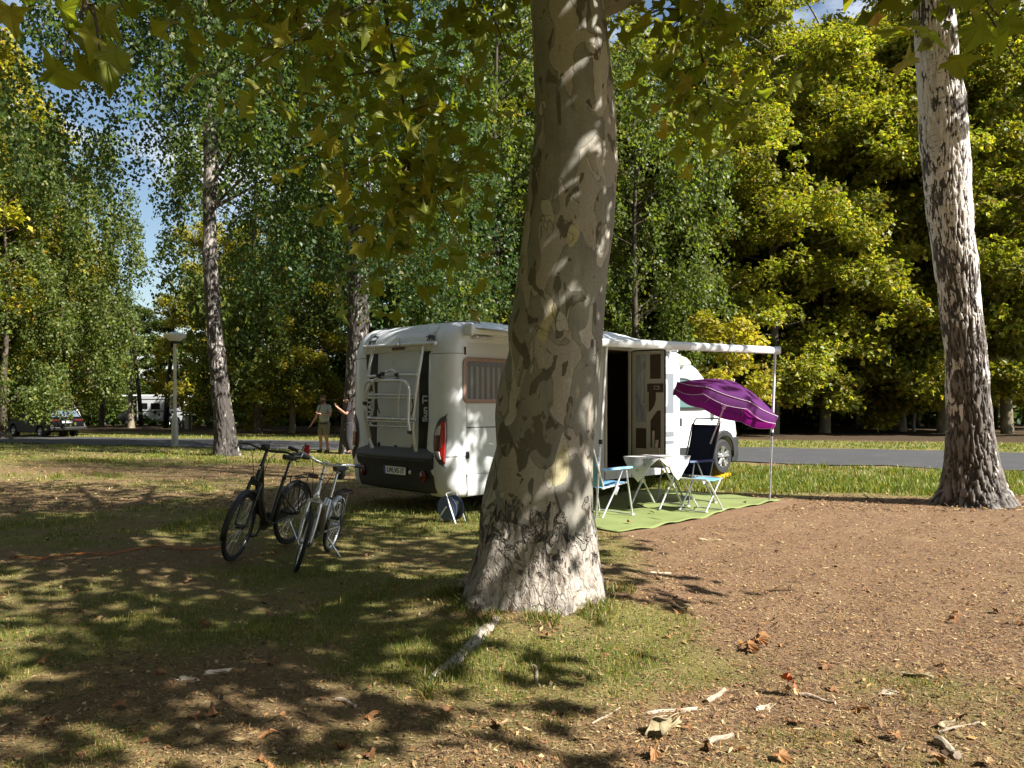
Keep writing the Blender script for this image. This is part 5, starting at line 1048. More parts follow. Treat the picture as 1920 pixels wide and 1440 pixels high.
def armchair(name, label, cloth, pad, frame, backlen, recl, headrail=False, lo=.42):
    """faces +X"""
    e = empty(name, (0, 0, 0), label=label, cat='chair'); w_ = .5
    bt = (-.22-math.sin(recl)*backlen, 0, lo+math.cos(recl)*backlen)
    obj('seat', sheet((-.22, 0, lo-.02), (.27, 0, lo+.03), w_, .025), cloth, e, sm=True, thick=.008, ang=180)
    obj('backrest', sheet((-.22, 0, lo), bt, w_, -.03), cloth, e, sm=True, thick=.008, ang=180)
    for s_ in (-1, 1):
        y = s_*.265
        mb = MB(); mb.tube([(-.21, y, lo-.03), (bt[0], y, bt[2]), (bt[0]-.01, y*.9, bt[2]+.02)], .012, 8); obj('back_rail', mb, frame, e, sm=True)
        mb = MB(); mb.tube([(-.25, y, lo-.02), (.28, y, lo+.03)], .012, 8); obj('seat_rail', mb, frame, e, sm=True)
        ay = s_*.3; mb = MB(); mb.tube([(.2, ay, .64), (.34, ay, 0)], .012, 8); obj('leg', mb, frame, e, sm=True)
        mb = MB(); mb.tube([(.13, ay, .64), (-.02, ay, .38), (-.3, ay, 0)], .012, 8); obj('leg', mb, frame, e, sm=True)
        mb = MB(); rs = []
        for q in range(9):
            x = -.26+.58*q/8; hw = .025+.022*math.sin(math.pi*q/8); rs.append([(x, ay+hw, .645), (x, ay+hw*.6, .67), (x, ay-hw*.6, .67), (x, ay-hw, .645), (x, ay, .632)])
        mb.rings(rs); obj('armrest', mb, pad, e, sm=True, ang=50)
        mb = MB(); mb.box((.0, ay, .36), (.05, .03, .12), Matrix.Rotation(.5, 3, 'Y')); obj('hinge', mb, RACKP, e, bev=.01)
        for x in (.34, -.3): mb = MB(); mb.box((x, ay, .006), (.06, .035, .02)); obj('foot', mb, RACKP, e, bev=.006)
    for x in (.34, -.3): mb = MB(); mb.tube([(x, -.3, .012), (x, .3, .012)], .01, 6); obj('floor_bar', mb, frame, e, sm=True)
    if headrail: mb = MB(); mb.tube([(bt[0], -.25, bt[2]-.05), (bt[0]-.03, -.25, bt[2]+.05), (bt[0]-.04, -.2, bt[2]+.1), (bt[0]-.04, .2, bt[2]+.1), (bt[0]-.03, .25, bt[2]+.05), (bt[0], .25, bt[2]-.05)], .012, 8); obj('head_rail', mb, frame, e, sm=True)
    else: mb = MB(); mb.tube([(bt[0], -.265, bt[2]), (bt[0], .265, bt[2])], .012, 8); obj('head_rail', mb, frame, e, sm=True)
    return e
place(armchair('folding_chair', 'light blue folding armchair with silver frame beside the awning pole', BLUE, BLUEPAD, FRAME, .62, .38), 1.2, 10.6, R(42))
place(armchair('folding_chair', 'dark blue high backed folding armchair carrying the purple parasol', NAVY, mat('armrest_navy', (.02, .06, .16), .5), mat('tube_grey', (.2, .21, .22), .35, metal=.5), .8, .3, True), 2.68, 11.85, R(180+38))
# stool
st = place(empty('camping_stool', (0, 0, 0), label='light blue folding stool without back standing at the carpet edge', cat='stool'), 2.69, 10.98, R(43))
obj('seat', sheet((-.2, 0, .45), (.2, 0, .45), .42, .03), BLUE, st, sm=True, thick=.008, ang=180)
for s_ in (-1, 1):
    y = s_*.21
    for x in (-1, 1): mb = MB(); yy = y+(.012*x); mb.tube([(x*.2, yy, .455), (x*.16, yy, .43), (-x*.21, yy, .0)], .012, 8); obj('leg', mb, FRAME, st, sm=True)
for x in (-1, 1):
    mb = MB(); mb.tube([(x*.2, -.22, .455), (x*.2, .22, .455)], .012, 8); obj('seat_bar', mb, FRAME, st, sm=True); mb = MB(); mb.tube([(x*.21, -.22, .012), (x*.21, .22, .012)], .011, 8); obj('floor_bar', mb, FRAME, st, sm=True)
    for s_ in (-1, 1): mb = MB(); mb.box((x*.21, s_*.22, .008), (.05, .04, .025)); obj('foot', mb, RACKP, st, bev=.006)
# table
tb_ = place(empty('camping_table', (0, 0, 0), label='folding camping table with crossed silver legs in front of the entrance door', cat='table'), 2.12, 11.32, R(45))
mb = MB(); mb.box((0, 0, .735), (.8, .62, .025)); obj('table_top', mb, mat('table_grey', (.5, .5, .5), .4), tb_, bev=.008)
for s_ in (-1, 1):
    y = s_*.25
    for x in (-1, 1):
        mb = MB(); mb.tube([(x*.28, y+x*.014, .725), (-x*.3, y+x*.014, .0)], .014, 8); obj('leg', mb, FRAME, tb_, sm=True); mb = MB(); mb.box((-x*.3, y+x*.014, .012), (.05, .035, .03)); obj('foot', mb, DKGREY, tb_, bev=.006)
    mb = MB(); mb.box((0, y, .37), (.09, .045, .06)); obj('leg_joint', mb, RACKP, tb_, bev=.01)
mb = MB(); mb.tube([(.25, -.25, .66), (0, -.25, .6), (-.25, .25, .66)], .005, 5); obj('brace_wire', mb, DKGREY, tb_)
for s_ in (-1, 1): mb = MB(); mb.lathe([(.004, -.015), (.018, -.012), (.018, .012), (.004, .015)], (.24*s_, -.27, .56), 10, 'Y'); obj('lock_knob', mb, YELLOW, tb_, sm=True)
# tablecloth: square laid cornerwise, points hanging over the edges
t = NT('tablecloth'); n_ = t.noise(9, 4, .6, 1.5); b_ = t.sep(); ed = t.math('MAXIMUM', t.math('ABSOLUTE', t.attr('edge', 'Fac')), 0)
CLOTH = t.done(t.mix(t.ramp(ed, .84, .86), t.mix(t.ramp(n_, .56, .6), (.62, .62, .6), (.36, .37, .35)), (.7, .7, .68)), .85, t.bump(t.noise(400, 2), .2, .001), .2)
g_ = 40; cv_, ce_ = [], []
for i_ in range(g_+1):
    for k in range(g_+1):
        a_, b2 = (i_/g_*2-1)*.47, (k/g_*2-1)*.47; x, y = (a_+b2)*.7071*1.15, (a_-b2)*.7071*1.0
        ox = max(0, abs(x)-.405); oy = max(0, abs(y)-.315); z = .752-ox*.97-oy*.97
        if ox > 0: x = math.copysign(.405+.06*min(1, ox*8)+.015*math.sin(y*20), x)
        if oy > 0: y = math.copysign(.315+.045*min(1, oy*8)+.02*oy*math.sin(x*22), y)
        cv_.append((x, y, z)); ce_.append(max(abs(i_/g_*2-1), abs(k/g_*2-1)))
fa = [(i_*(g_+1)+k, (i_+1)*(g_+1)+k, (i_+1)*(g_+1)+k+1, i_*(g_+1)+k+1) for i_ in range(g_) for k in range(g_)]
me = bigmesh('tablecloth', np.array(cv_), np.array(fa), fl={'edge': ce_}, smoothf=True); me.materials.append(CLOTH)
place(obj('tablecloth', me, None, thick=.003, label='white patterned cloth laid cornerwise over the camping table', cat='tablecloth'), 2.12, 11.32, R(45))
# parasol
t = NT('parasol_cloth'); n_ = t.noise(3, 3); PARA = t.done(t.mix(t.ramp(n_, .3, .7), (.06, .01, .085), (.09, .014, .12)), .75, None, .3)
tr = t.n.nodes.new('ShaderNodeBsdfTranslucent'); tr.inputs['Color'].default_value = (.42, .015, .3, 1); ms = t.n.nodes.new('ShaderNodeMixShader'); ms.inputs[0].default_value = .3; t.link(t.b.outputs[0], ms.inputs[1]); t.link(tr.outputs[0], ms.inputs[2]); t.link(ms.outputs[0], t.o.inputs[0])
apex = Vector(at(1376, 713, 11.95)); ax = Vector((.36, .05, .93)).normalized()
par = empty('parasol', apex-ax*1.15, label='tilted purple parasol with pale hem clamped to the dark blue chair', cat='parasol', rot=ax.to_track_quat('Z', 'Y').to_euler())
NP = 8; RP = .83; top_z = 1.13; mb = MB(); hem = MB(); ribs = []
pts = [(0, 0, top_z)]; ringsP = []
for ri in range(1, 9):
    f_ = ri/8; ring = []
    for k in range(NP*8):
        a_ = 2*math.pi*k/(NP*8); w_ = (k % 8)/8; dip = math.sin(math.pi*w_); r_ = RP*f_*(1-.06*dip*f_); z = top_z-.34*f_**1.5-.03*dip*f_*(1-f_)*2-(.035*dip if ri == 8 else 0)*0
        if ri == 8: z -= .02*math.sin(math.pi*w_)
        ring.append((r_*math.cos(a_), r_*math.sin(a_), z))
    ringsP.append(ring)
val = [(x*1.012, y*1.012, z-.11-.03*abs(math.sin(math.pi*(k % 8)/8))) for k, (x, y, z) in enumerate(ringsP[-1])]
mb.add([pts[0]]+ringsP[0], [(0, 1+k, 1+(k+1) % (NP*8)) for k in range(NP*8)]); mb.rings(ringsP+[val], cap=False); cano = obj('canopy', mb, PARA, par, sm=True, ang=50)
PIP = mat('parasol_hem', (.62, .5, .6), .7)
mb = MB(); mb.tube([Vector(p)*1.004 for p in ringsP[-1]+[ringsP[-1][0]]], .005, 5); obj('seam_piping', mb, PIP, cano, sm=True); mb = MB(); mb.tube([Vector(p) for p in val+[val[0]]], .004, 5); obj('hem_piping', mb, PIP, cano, sm=True)
for k in range(NP):
    a_ = 2*math.pi*k/NP; P = [Vector((RP*f_*math.cos(a_), RP*f_*math.sin(a_), top_z-.34*f_**1.5-.006)) for f_ in (0.02, .3, .6, 1)]; mb = MB(); mb.tube(P, .004, 5); obj('rib', mb, ALU, par)
    mb = MB(); mb.tube([(0, 0, top_z-.42), P[2]], .003, 5); obj('strut', mb, ALU, par)
    mb = MB(); mb.lathe([(.002, -.012), (.011, 0), (.002, .012)], ringsP[-1][k*8], 8); obj('rib_tip', mb, PIP, par, sm=True)
mb = MB(); mb.tube([(0, 0, .1), (0, 0, top_z+.01)], .0125, 10); mb.lathe([(.03, top_z-.45), (.03, top_z-.4)], n=10); pole = obj('pole', mb, RACKP, par, sm=True)
mb = MB(); mb.lathe([(.004, .03), (.016, .015), (.016, 0), (.012, -.01)], (0, 0, top_z+.015), 12); obj('finial', mb, PIP, par, sm=True)
# pole bends down to a clamp on the chair's head rail
iv = par.matrix_basis.inverted(); p0 = Vector((0, 0, .1)); hr = iv @ Vector(at(1343, 806, 11.98)); lowp = iv @ Vector(at(1340, 838, 11.98))
par_m = Matrix.LocRotScale(par.location, par.rotation_euler.to_quaternion(), None).inverted(); hr = par_m @ Vector(at(1346, 802, 12.0)); lowp = par_m @ Vector(at(1341, 850, 12.0))
mb = MB(); mb.tube([p0+Vector((0, 0, .25)), hr, lowp], .013, 10); obj('pole_lower', mb, RACKP, par, sm=True); mb = MB(); mb.box(hr, (.05, .05, .06)); obj('clamp', mb, BLACK, par, bev=.01)
# cable reel
rl = empty('cable_reel', gpt(-.79, 9.98), R(-35), label='blue cable reel on a tubular stand below the rear corner of the motorhome', cat='cable reel')
BLUER = mat('reel_blue', (.09, .13, .24), .5, noise=.1, nscale=12)
for y in (-.07, .07):
    mb = MB(); mb.lathe([(.03, -.006), (.155, -.006), (.165, 0), (.155, .006), (.03, .006)], (0, y, .18), 36, 'Y'); d_ = obj('reel_disc', mb, BLUER, rl, sm=True, ang=30)
mb = MB(); 
for k in range(6): mb.torus((0, -.05+.02*k, .18), .115+.004*(k % 2), .011, 'Y', 32, 6)
obj('wound_cable', mb, BLACK, rl, sm=True, kind='stuff'); mb = MB(); mb.lathe([(.05, -.06), (.05, .06)], (0, 0, .18), 20, 'Y'); obj('reel_hub', mb, BLACK, rl, sm=True)
mb = MB(); mb.tube([(.16, .1, 0), (.02, .1, .33), (.0, .1, .37), (0, .06, .38), (0, -.06, .38), (0, -.1, .37), (.02, -.1, .33), (.16, -.1, 0)], .011, 8); obj('stand', mb, RACKP, rl, sm=True); mb = MB(); mb.tube([(.0, -.1, .2), (-.16, -.1, 0), (-.16, .1, 0), (0, .1, .2)], .011, 8); obj('stand_leg', mb, RACKP, rl, sm=True)
# orange cord across the grass
mb = MB(); P = []
for k in range(60):
    q = k/59; u = 30+395*q; v = 1045-17*q+3*math.sin(q*17)+4*math.sin(q*7); p = on_ground(u, v); P.append((p[0], p[1], p[2]+.014+.004*math.sin(q*40)))
mb.tube(P, .007, 6); obj('extension_cord', mb, mat('cord_orange', (.4, .13, .02), .6), sm=True, label='thin orange cord lying across the shaded grass', cat='cord')

# ================================================================== BICYCLES
def bicycle(front, back, lean, label, kind):
    """local +X forward, Z up, rear contact at origin"""
    f_, b_ = Vector(front), Vector(back); dv = (f_-b_); dv.z = 0; wb = dv.length; hd = math.atan2(dv.y, dv.x)
    e = empty('bicycle', (b_.x, b_.y, gzf(b_.x, b_.y)-.004), label=label, cat='bicycle'); e.rotation_mode = 'QUATERNION'
    e.rotation_quaternion = Matrix.Rotation(hd, 3, 'Z').to_quaternion() @ Matrix.Rotation(lean, 3, 'X').to_quaternion()
    city = kind == 'city'; r_ = .345 if city else .285; FR = mat('bike_black', (.012, .012, .013), .3, coat=.4) if city else mat('bike_silver', (.5, .52, .55), .28, metal=.6); FR2 = mat('bike_olive', (.16, .13, .11), .35, coat=.3)
    CHR = ALU; steer = R(12) if city else R(20); hx_ = wb-.05
    def part(name, P, rad, m=FR, n_=8, parent=e): mb = MB(); mb.tube(P, rad, n_); return obj(name, mb, m, parent, sm=True, ang=60)
    def bwheel(x, z, parent, sm_=0):
        w_ = empty('wheel', (x, 0, z)); w_.parent = parent
        mb = MB(); mb.torus((0, 0, 0), r_-.02, .02, 'Y', 48, 8); obj('tyre', mb, RUBBER, w_, sm=True, ang=180)
        mb = MB(); mb.torus((0, 0, 0), r_-.048, .012, 'Y', 48, 6); obj('rim', mb, mat('rim_dark', (.06, .06, .065), .3, metal=.6) if city else CHR, w_, sm=True, ang=180)
        mb = MB(); mb.lathe([(.012, -.045), (.03, -.03), (.02, 0), (.03, .03), (.012, .045)], n=12, axis='Y'); obj('hub', mb, CHR if not city else DKGREY, w_, sm=True)
        mb = MB()
        for k in range(28): a_ = 2*math.pi*k/28; s_ = 1 if k % 2 else -1; c_ = a_+.5*(1 if k % 4 < 2 else -1); mb.tube([(.025*math.cos(c_), s_*.028, .025*math.sin(c_)), ((r_-.055)*math.cos(a_), 0, (r_-.055)*math.sin(a_))], .0011, 3, cap=False)
        obj('spokes', mb, CHR, w_, kind='stuff'); return w_
    bwheel(0, r_, e)
    ft = empty('steering', (hx_-.0, 0, 0)); ft.parent = e; ht = R(20); M = Matrix.Rotation(-ht, 3, 'Y')
    # steered group kept as direct children of the bicycle
    axis_ = Vector((-math.sin(ht), 0, math.cos(ht))); ctr = Vector((wb-.02-.0, 0, r_)); crown_ = ctr+axis_*(r_+.09)+Vector((-.03, 0, 0))
    def S(p):  # rotate about the steering axis
        p = Vector(p); o_ = crown_; return o_+Matrix.Rotation(steer, 3, axis_) @ (p-o_)
    fw = bwheel(0, 0, e); fw.location = S(ctr); fw.rotation_mode = 'QUATERNION'; fw.rotation_quaternion = Matrix.Rotation(steer, 3, axis_).to_quaternion()
    bpy.data.objects.remove(ft)
    for s_ in (-1, 1): part('fork_leg', [S(ctr+Vector((0, s_*.055, 0))), S(ctr+axis_*(r_*.55)+Vector((-.01, s_*.06, 0))), S(crown_+Vector((0, s_*.055, 0)))], [.012, .018, .02], FR if city else CHR)
    part('fork_crown', [S(crown_+Vector((0, -.065, 0))), S(crown_+Vector((0, .065, 0)))], .022, FR if city else CHR)
    head0 = crown_+axis_*.03; head1 = crown_+axis_*(.2 if city else .16); part('head_tube', [head0, head1], .026 if city else .024)
    barz = 1.08 if city else .98; stem = crown_+axis_*((barz-crown_.z)/axis_.z)
    part('stem', [head1, stem], [.019, .017] if city else [.016, .014], FR if city else CHR)
    if city: P = [(-.12, .33, -.0), (-.05, .3, .01), (.0, .2, .03), (.02, .06, .01), (.02, -.06, .01), (0, -.2, .03), (-.05, -.3, .01), (-.12, -.33, 0)]
    else: P = [(-.1, .29, .05), (-.04, .22, .05), (0, .1, .02), (0, 0, 0), (0, -.1, .02), (-.04, -.22, .05), (-.1, -.29, .05)]
    HB = [S(stem+Vector(p)) for p in P]; part('handlebar', HB, .0125, FR if city else CHR)
    for q in (0, -1): d_ = (HB[q]-HB[1 if q == 0 else -2]).normalized(); part('grip', [HB[q]-d_*.02, HB[q]+d_*.1], .018, BLACK)
    for q, i_ in ((1, 1), (-1, -2)): part('brake_lever', [HB[i_]+Vector((.03, 0, 0)), HB[i_]+Vector((.06, 0, -.03)), HB[0 if q == 1 else -1]+Vector((.05, 0, -.05))], .006, CHR if not city else DKGREY, 5)
    bb = Vector((.44 if city else .42, 0, .3 if city else .29)); seat = Vector((.2 if city else .2, 0, .94 if city else .86)); st_top = bb.lerp(seat, .72 if city else .55)
    if city:
        part('down_tube', [head1-axis_*.02, head0.lerp(bb, .3)+Vector((-.02, 0, -.07)), head0.lerp(bb, .62)+Vector((0, 0, -.1)), bb+Vector((.06, 0, .02)), bb], [.03, .034, .036, .036, .034]); part('down_tube', [head0, head0.lerp(bb, .5)+Vector((.03, 0, -.11)), bb+Vector((.04, 0, 0))], .02)
    else:
        mid = Vector((bb.x+.06, 0, bb.z+.24)); part('down_tube', [head0+Vector((-.005, 0, 0)), mid], [.026, .03], FR2); part('frame_joint', [mid+Vector((.0, 0, .03)), mid+Vector((-.02, 0, -.06)), bb], [.032, .036, .028], FR2); part('down_tube', [mid, bb+Vector((-.03, 0, .32))], .026)
    part('seat_tube', [bb, st_top], .02 if city else .022); part('seat_post', [st_top, seat], .0135 if city else .014, CHR if not city else DKGREY); part('seat_clamp', [st_top-Vector((0, 0, .012)), st_top+Vector((0, 0, .015))], .024, DKGREY)
    for s_ in (-1, 1):
        part('chain_stay', [bb+Vector((0, s_*.03, 0)), (0, s_*.06, r_)], .011); part('seat_stay', [bb.lerp(seat, .5)+Vector((0, s_*.02, 0)), (0, s_*.06, r_)], .009)
    mb = MB(); rs = []
    for q in range(9):
        f2 = q/8; x = seat.x+.13-.27*f2; hw = .02+.065*smooth(.25, .85, f2)-.02*smooth(.9, 1, f2); z = seat.z+.055+.012*math.cos(f2*6); rs.append([(x, hw, z-.015), (x, hw*.75, z+.012), (x, 0, z+.016), (x, -hw*.75, z+.012), (x, -hw, z-.015), (x, -hw*.4, z-.04), (x, hw*.4, z-.04)])
    mb.rings(rs); obj('saddle', mb, BLACK, e, sm=True, ang=70)
    part('saddle_rail', [seat+Vector((.1, .02, .03)), seat+Vector((0, .02, .0)), seat+Vector((-.1, .03, .03))], .005, CHR)
    # crank, chain guard
    mb = MB(); mb.lathe([(.02, -.055), (.09 if city else .08, -.052), (.09 if city else .08, -.046), (.02, -.043)], bb, 28, 'Y'); obj('chainring', mb, DKGREY, e, sm=True, ang=30)
    ca = R(-60) if city else R(-100)
    for s_ in (-1, 1):
        dcr = Vector((math.cos(ca), 0, math.sin(ca)))*.165*s_*-1; c0 = bb+Vector((0, s_*.07, 0)); part('crank', [c0, c0+dcr+Vector((0, s_*.01, 0))], .011, CHR if not city else DKGREY); mb = MB(); mb.box(c0+dcr+Vector((0, s_*.06, 0)), (.09, .09, .022)); obj('pedal', mb, BLACK, e, bev=.006)
    part('chain', [bb+Vector((0, -.05, .085)), (0, -.045, r_+.035), (-.04, -.045, r_), (0, -.045, r_-.035), bb+Vector((0, -.05, -.085))], .005, DKGREY, 5)
    if city: mb = MB(); mb.rings([[(x, -.06+o_, z) for x, z in ((0, r_+.05), (.44, .4), (.53, .33), (.5, .24), (.4, .24), (0, r_-.03))] for o_ in (0, .012)]); obj('chain_guard', mb, BLACK, e, bev=.01)
    def fender(cx_, cz_, a0, a1, nm, steered, m):
        mb = MB(); rs = []
        for k in range(17):
            a_ = R(a0+(a1-a0)*k/16); q_ = r_+.022; ring = [Vector((cx_+(q_+dz)*math.cos(a_), y, cz_+(q_+dz)*math.sin(a_))) for y, dz in ((-.028, -.02), (-.02, 0), (.02, 0), (.028, -.02))]; rs.append([S(p) for p in ring] if steered else ring)
        mb.rings(rs, cap=False, close=False); obj(nm, mb, m, e, sm=True, thick=.003, ang=180)
    fender(0, r_, 20, 200 if city else 150, 'rear_mudguard', False, BLACK if city else mat('mudguard_silver', (.42, .45, .47), .35, metal=.4))
    if city: fender(ctr.x, ctr.z, -10, 170, 'front_mudguard', True, BLACK)
    # carrier
    cz_ = 2*r_+.05; 
    for s_ in (-1, 1):
        part('carrier_rail', [(.12, s_*.05, cz_+.01), (-.32, s_*.06, cz_)], .006, BLACK, 6); part('carrier_stay', [(-.02, s_*.07, r_), (-.12, s_*.06, cz_)], .006, BLACK, 6); part('carrier_stay', [(.0, s_*.07, r_), (.04, s_*.055, cz_)], .006, BLACK, 6)
    for k in range(5): x = .08-.1*k; part('carrier_bar', [(x, -.055, cz_+.004), (x, .055, cz_+.004)], .005, BLACK, 5)
    mb = MB(); mb.box((-.34, 0, cz_-.01), (.03, .12, .05)); obj('rear_reflector', mb, REDD, e, bev=.008)
    part('kickstand', [(.12 if city else .34, .05, r_-.06), (.1 if city else .28, .2 if city else .2, 0.0-.2*math.tan(lean))], .009, CHR)
    lp = S(crown_+Vector((.075, 0, .06))); mb = MB(); mb.lathe([(.01, -.04), (.026, -.01), (.03, .015), (.022, .025), (.004, .028)], n=16, axis='X'); mb.v = [tuple(Vector(p)+lp) for p in mb.v]; obj('headlamp', mb, DKGREY if city else ALU, e, sm=True)
    for k, dy in enumerate((.02, -.025)): part('brake_cable', [S(stem+Vector((.01, dy*5, 0))), S(stem+Vector((.1, dy*4, -.06))), S(stem+Vector((.08, dy*2, -.25))), S(crown_+Vector((.04, dy, .05)))], .0035, BLACK, 5)
    if city:
        mb = MB(); c0 = S(stem+Vector((-.0, -.14, .06))); mb.box(S(stem+Vector((.06, 0, .05))), (.09, .06, .05)); obj('display', mb, BLACK, e, bev=.012)
        mb = MB(); q = seat+Vector((-.13, .1, .12)); mb.rings([[(q.x, q.y+y, q.z+z) for y, z in ((-.06, -.09), (.05, -.09), (.035, .07), (.0, .07))], [(q.x+.02, q.y+y, q.z+z) for y, z in ((-.06, -.09), (.05, -.09), (.035, .07), (.0, .07))]]); obj('red_pennant', mb, mat('pennant_red', (.45, .02, .015), .6), e, label='small red pennant behind the saddle'); part('pennant_rod', [seat+Vector((-.12, .03, .02)), q+Vector((0, -.05, .0)), q+Vector((0, -.01, .09))], .006, BLACK, 5)
        mb = MB(); bd2 = head0.lerp(head1, .7)+Vector((.026, 0, .02)); mb.lathe([(.002, -.004), (.018, -.003), (.018, .003), (.002, .004)], bd2, 14, 'X'); obj('head_badge', mb, ALU, e)
    else:
        for q in (.25, .5): part('stem_band', [head1.lerp(stem, q), head1.lerp(stem, q+.06)], .02, BLACK)
        mb = MB(); c0 = S(stem+Vector((.05, 0, .02))); mb.lathe([(.004, -.02), (.03, -.015), (.032, .01), (.004, .025)], n=12, axis='Z'); mb.v = [tuple(Vector(p)+c0) for p in mb.v]; obj('bell', mb, ALU, e, sm=True)
        mb = MB(); mb.box(seat+Vector((-.12, 0, -.03)), (.11, .08, .09)); obj('saddle_bag', mb, BLACK, e, bev=.02)
        part('shock', [bb+Vector((-.06, 0, .1)), bb+Vector((-.14, 0, .03))], .03, DKGREY)
        for s_ in (-1, 1): part('brake_arm', [S(crown_+Vector((.02, s_*.06, -.02))), S(crown_+Vector((.05, s_*.05, -.1)))], .008, CHR, 5)
    return e
bicycle(on_ground(437, 1053), on_ground(540, 1019), R(-9), 'black step-through bicycle with red pennant leaning on its stand', 'city')
bicycle(on_ground(557, 1072), on_ground(617, 1034), R(-10), 'small silver folding bicycle beside the black bicycle', 'fold')

# ================================================================== STREET LAMP
lx, ly, lz = on_ground(328, 838)
lp_ = empty('street_lamp', (lx, ly, lz), label='grey street lamp with flat mushroom head at the lawn edge', cat='street lamp')
GALV = mat('galvanised', (.42, .41, .38), .5, metal=.3, noise=.15, nscale=5); LAMPW = mat('lamp_white', (.62, .62, .62), .4, noise=.08, nscale=4)
mb = MB(); mb.lathe([(.11, -.05), (.115, .0), (.11, .9), (.1, 1.05), (.062, 1.15)], n=20); obj('post_base', mb, GALV, lp_, sm=True); mb = MB(); mb.tube([(0, 0, 1.1), (0, 0, 3.75)], [.06, .052], 16); obj('post', mb, mat('post_pale', (.5, .47, .44), .5, noise=.1, nscale=3), lp_, sm=True)
mb = MB(); mb.lathe([(.07, 3.68), (.1, 3.74), (.13, 3.78), (.2, 3.8)], n=24); obj('lamp_neck', mb, DKGREY, lp_, sm=True)
mb = MB(); mb.lathe([(.16, 3.78), (.2, 3.8), (.37, 3.97), (.38, 4.0)], n=32); obj('lamp_bowl', mb, LAMPW, lp_, sm=True); mb = MB(); mb.lathe([(.38, 3.99), (.385, 4.005), (.25, 4.06), (.12, 4.1), (.05, 4.11), (.002, 4.11)], n=32); obj('lamp_cap', mb, LAMPW, lp_, sm=True)

# ================================================================== PEOPLE
def skin_body(name, parent, joints, edges, matn, root, sub=2):
    me = bpy.data.meshes.new(name); ks = list(joints); me.from_pydata([joints[k][0] for k in ks], [(ks.index(a_), ks.index(b_)) for a_, b_ in edges], [])
    o = bpy.data.objects.new(name, me); COL.objects.link(o); o.parent = parent
    m = o.modifiers.new('skin', 'SKIN'); m.use_smooth_shade = True
    for i_, k in enumerate(ks): r_ = joints[k][1]; me.skin_vertices[0].data[i_].radius = r_ if hasattr(r_, '__len__') else (r_, r_); me.skin_vertices[0].data[i_].use_root = (k == root)
    s_ = o.modifiers.new('sub', 'SUBSURF'); s_.levels = sub; s_.render_levels = sub
    me.materials.append(matn); dg = bpy.context.evaluated_depsgraph_get(); ev = bpy.data.meshes.new_from_object(o.evaluated_get(dg)); o.modifiers.clear(); o.data = ev
    if not ev.materials: ev.materials.append(matn)
    ev.polygons.foreach_set('use_smooth', [True]*len(ev.polygons)); return o
SKIN = mat('skin', (.42, .22, .15), .55, noise=.06, nscale=10)
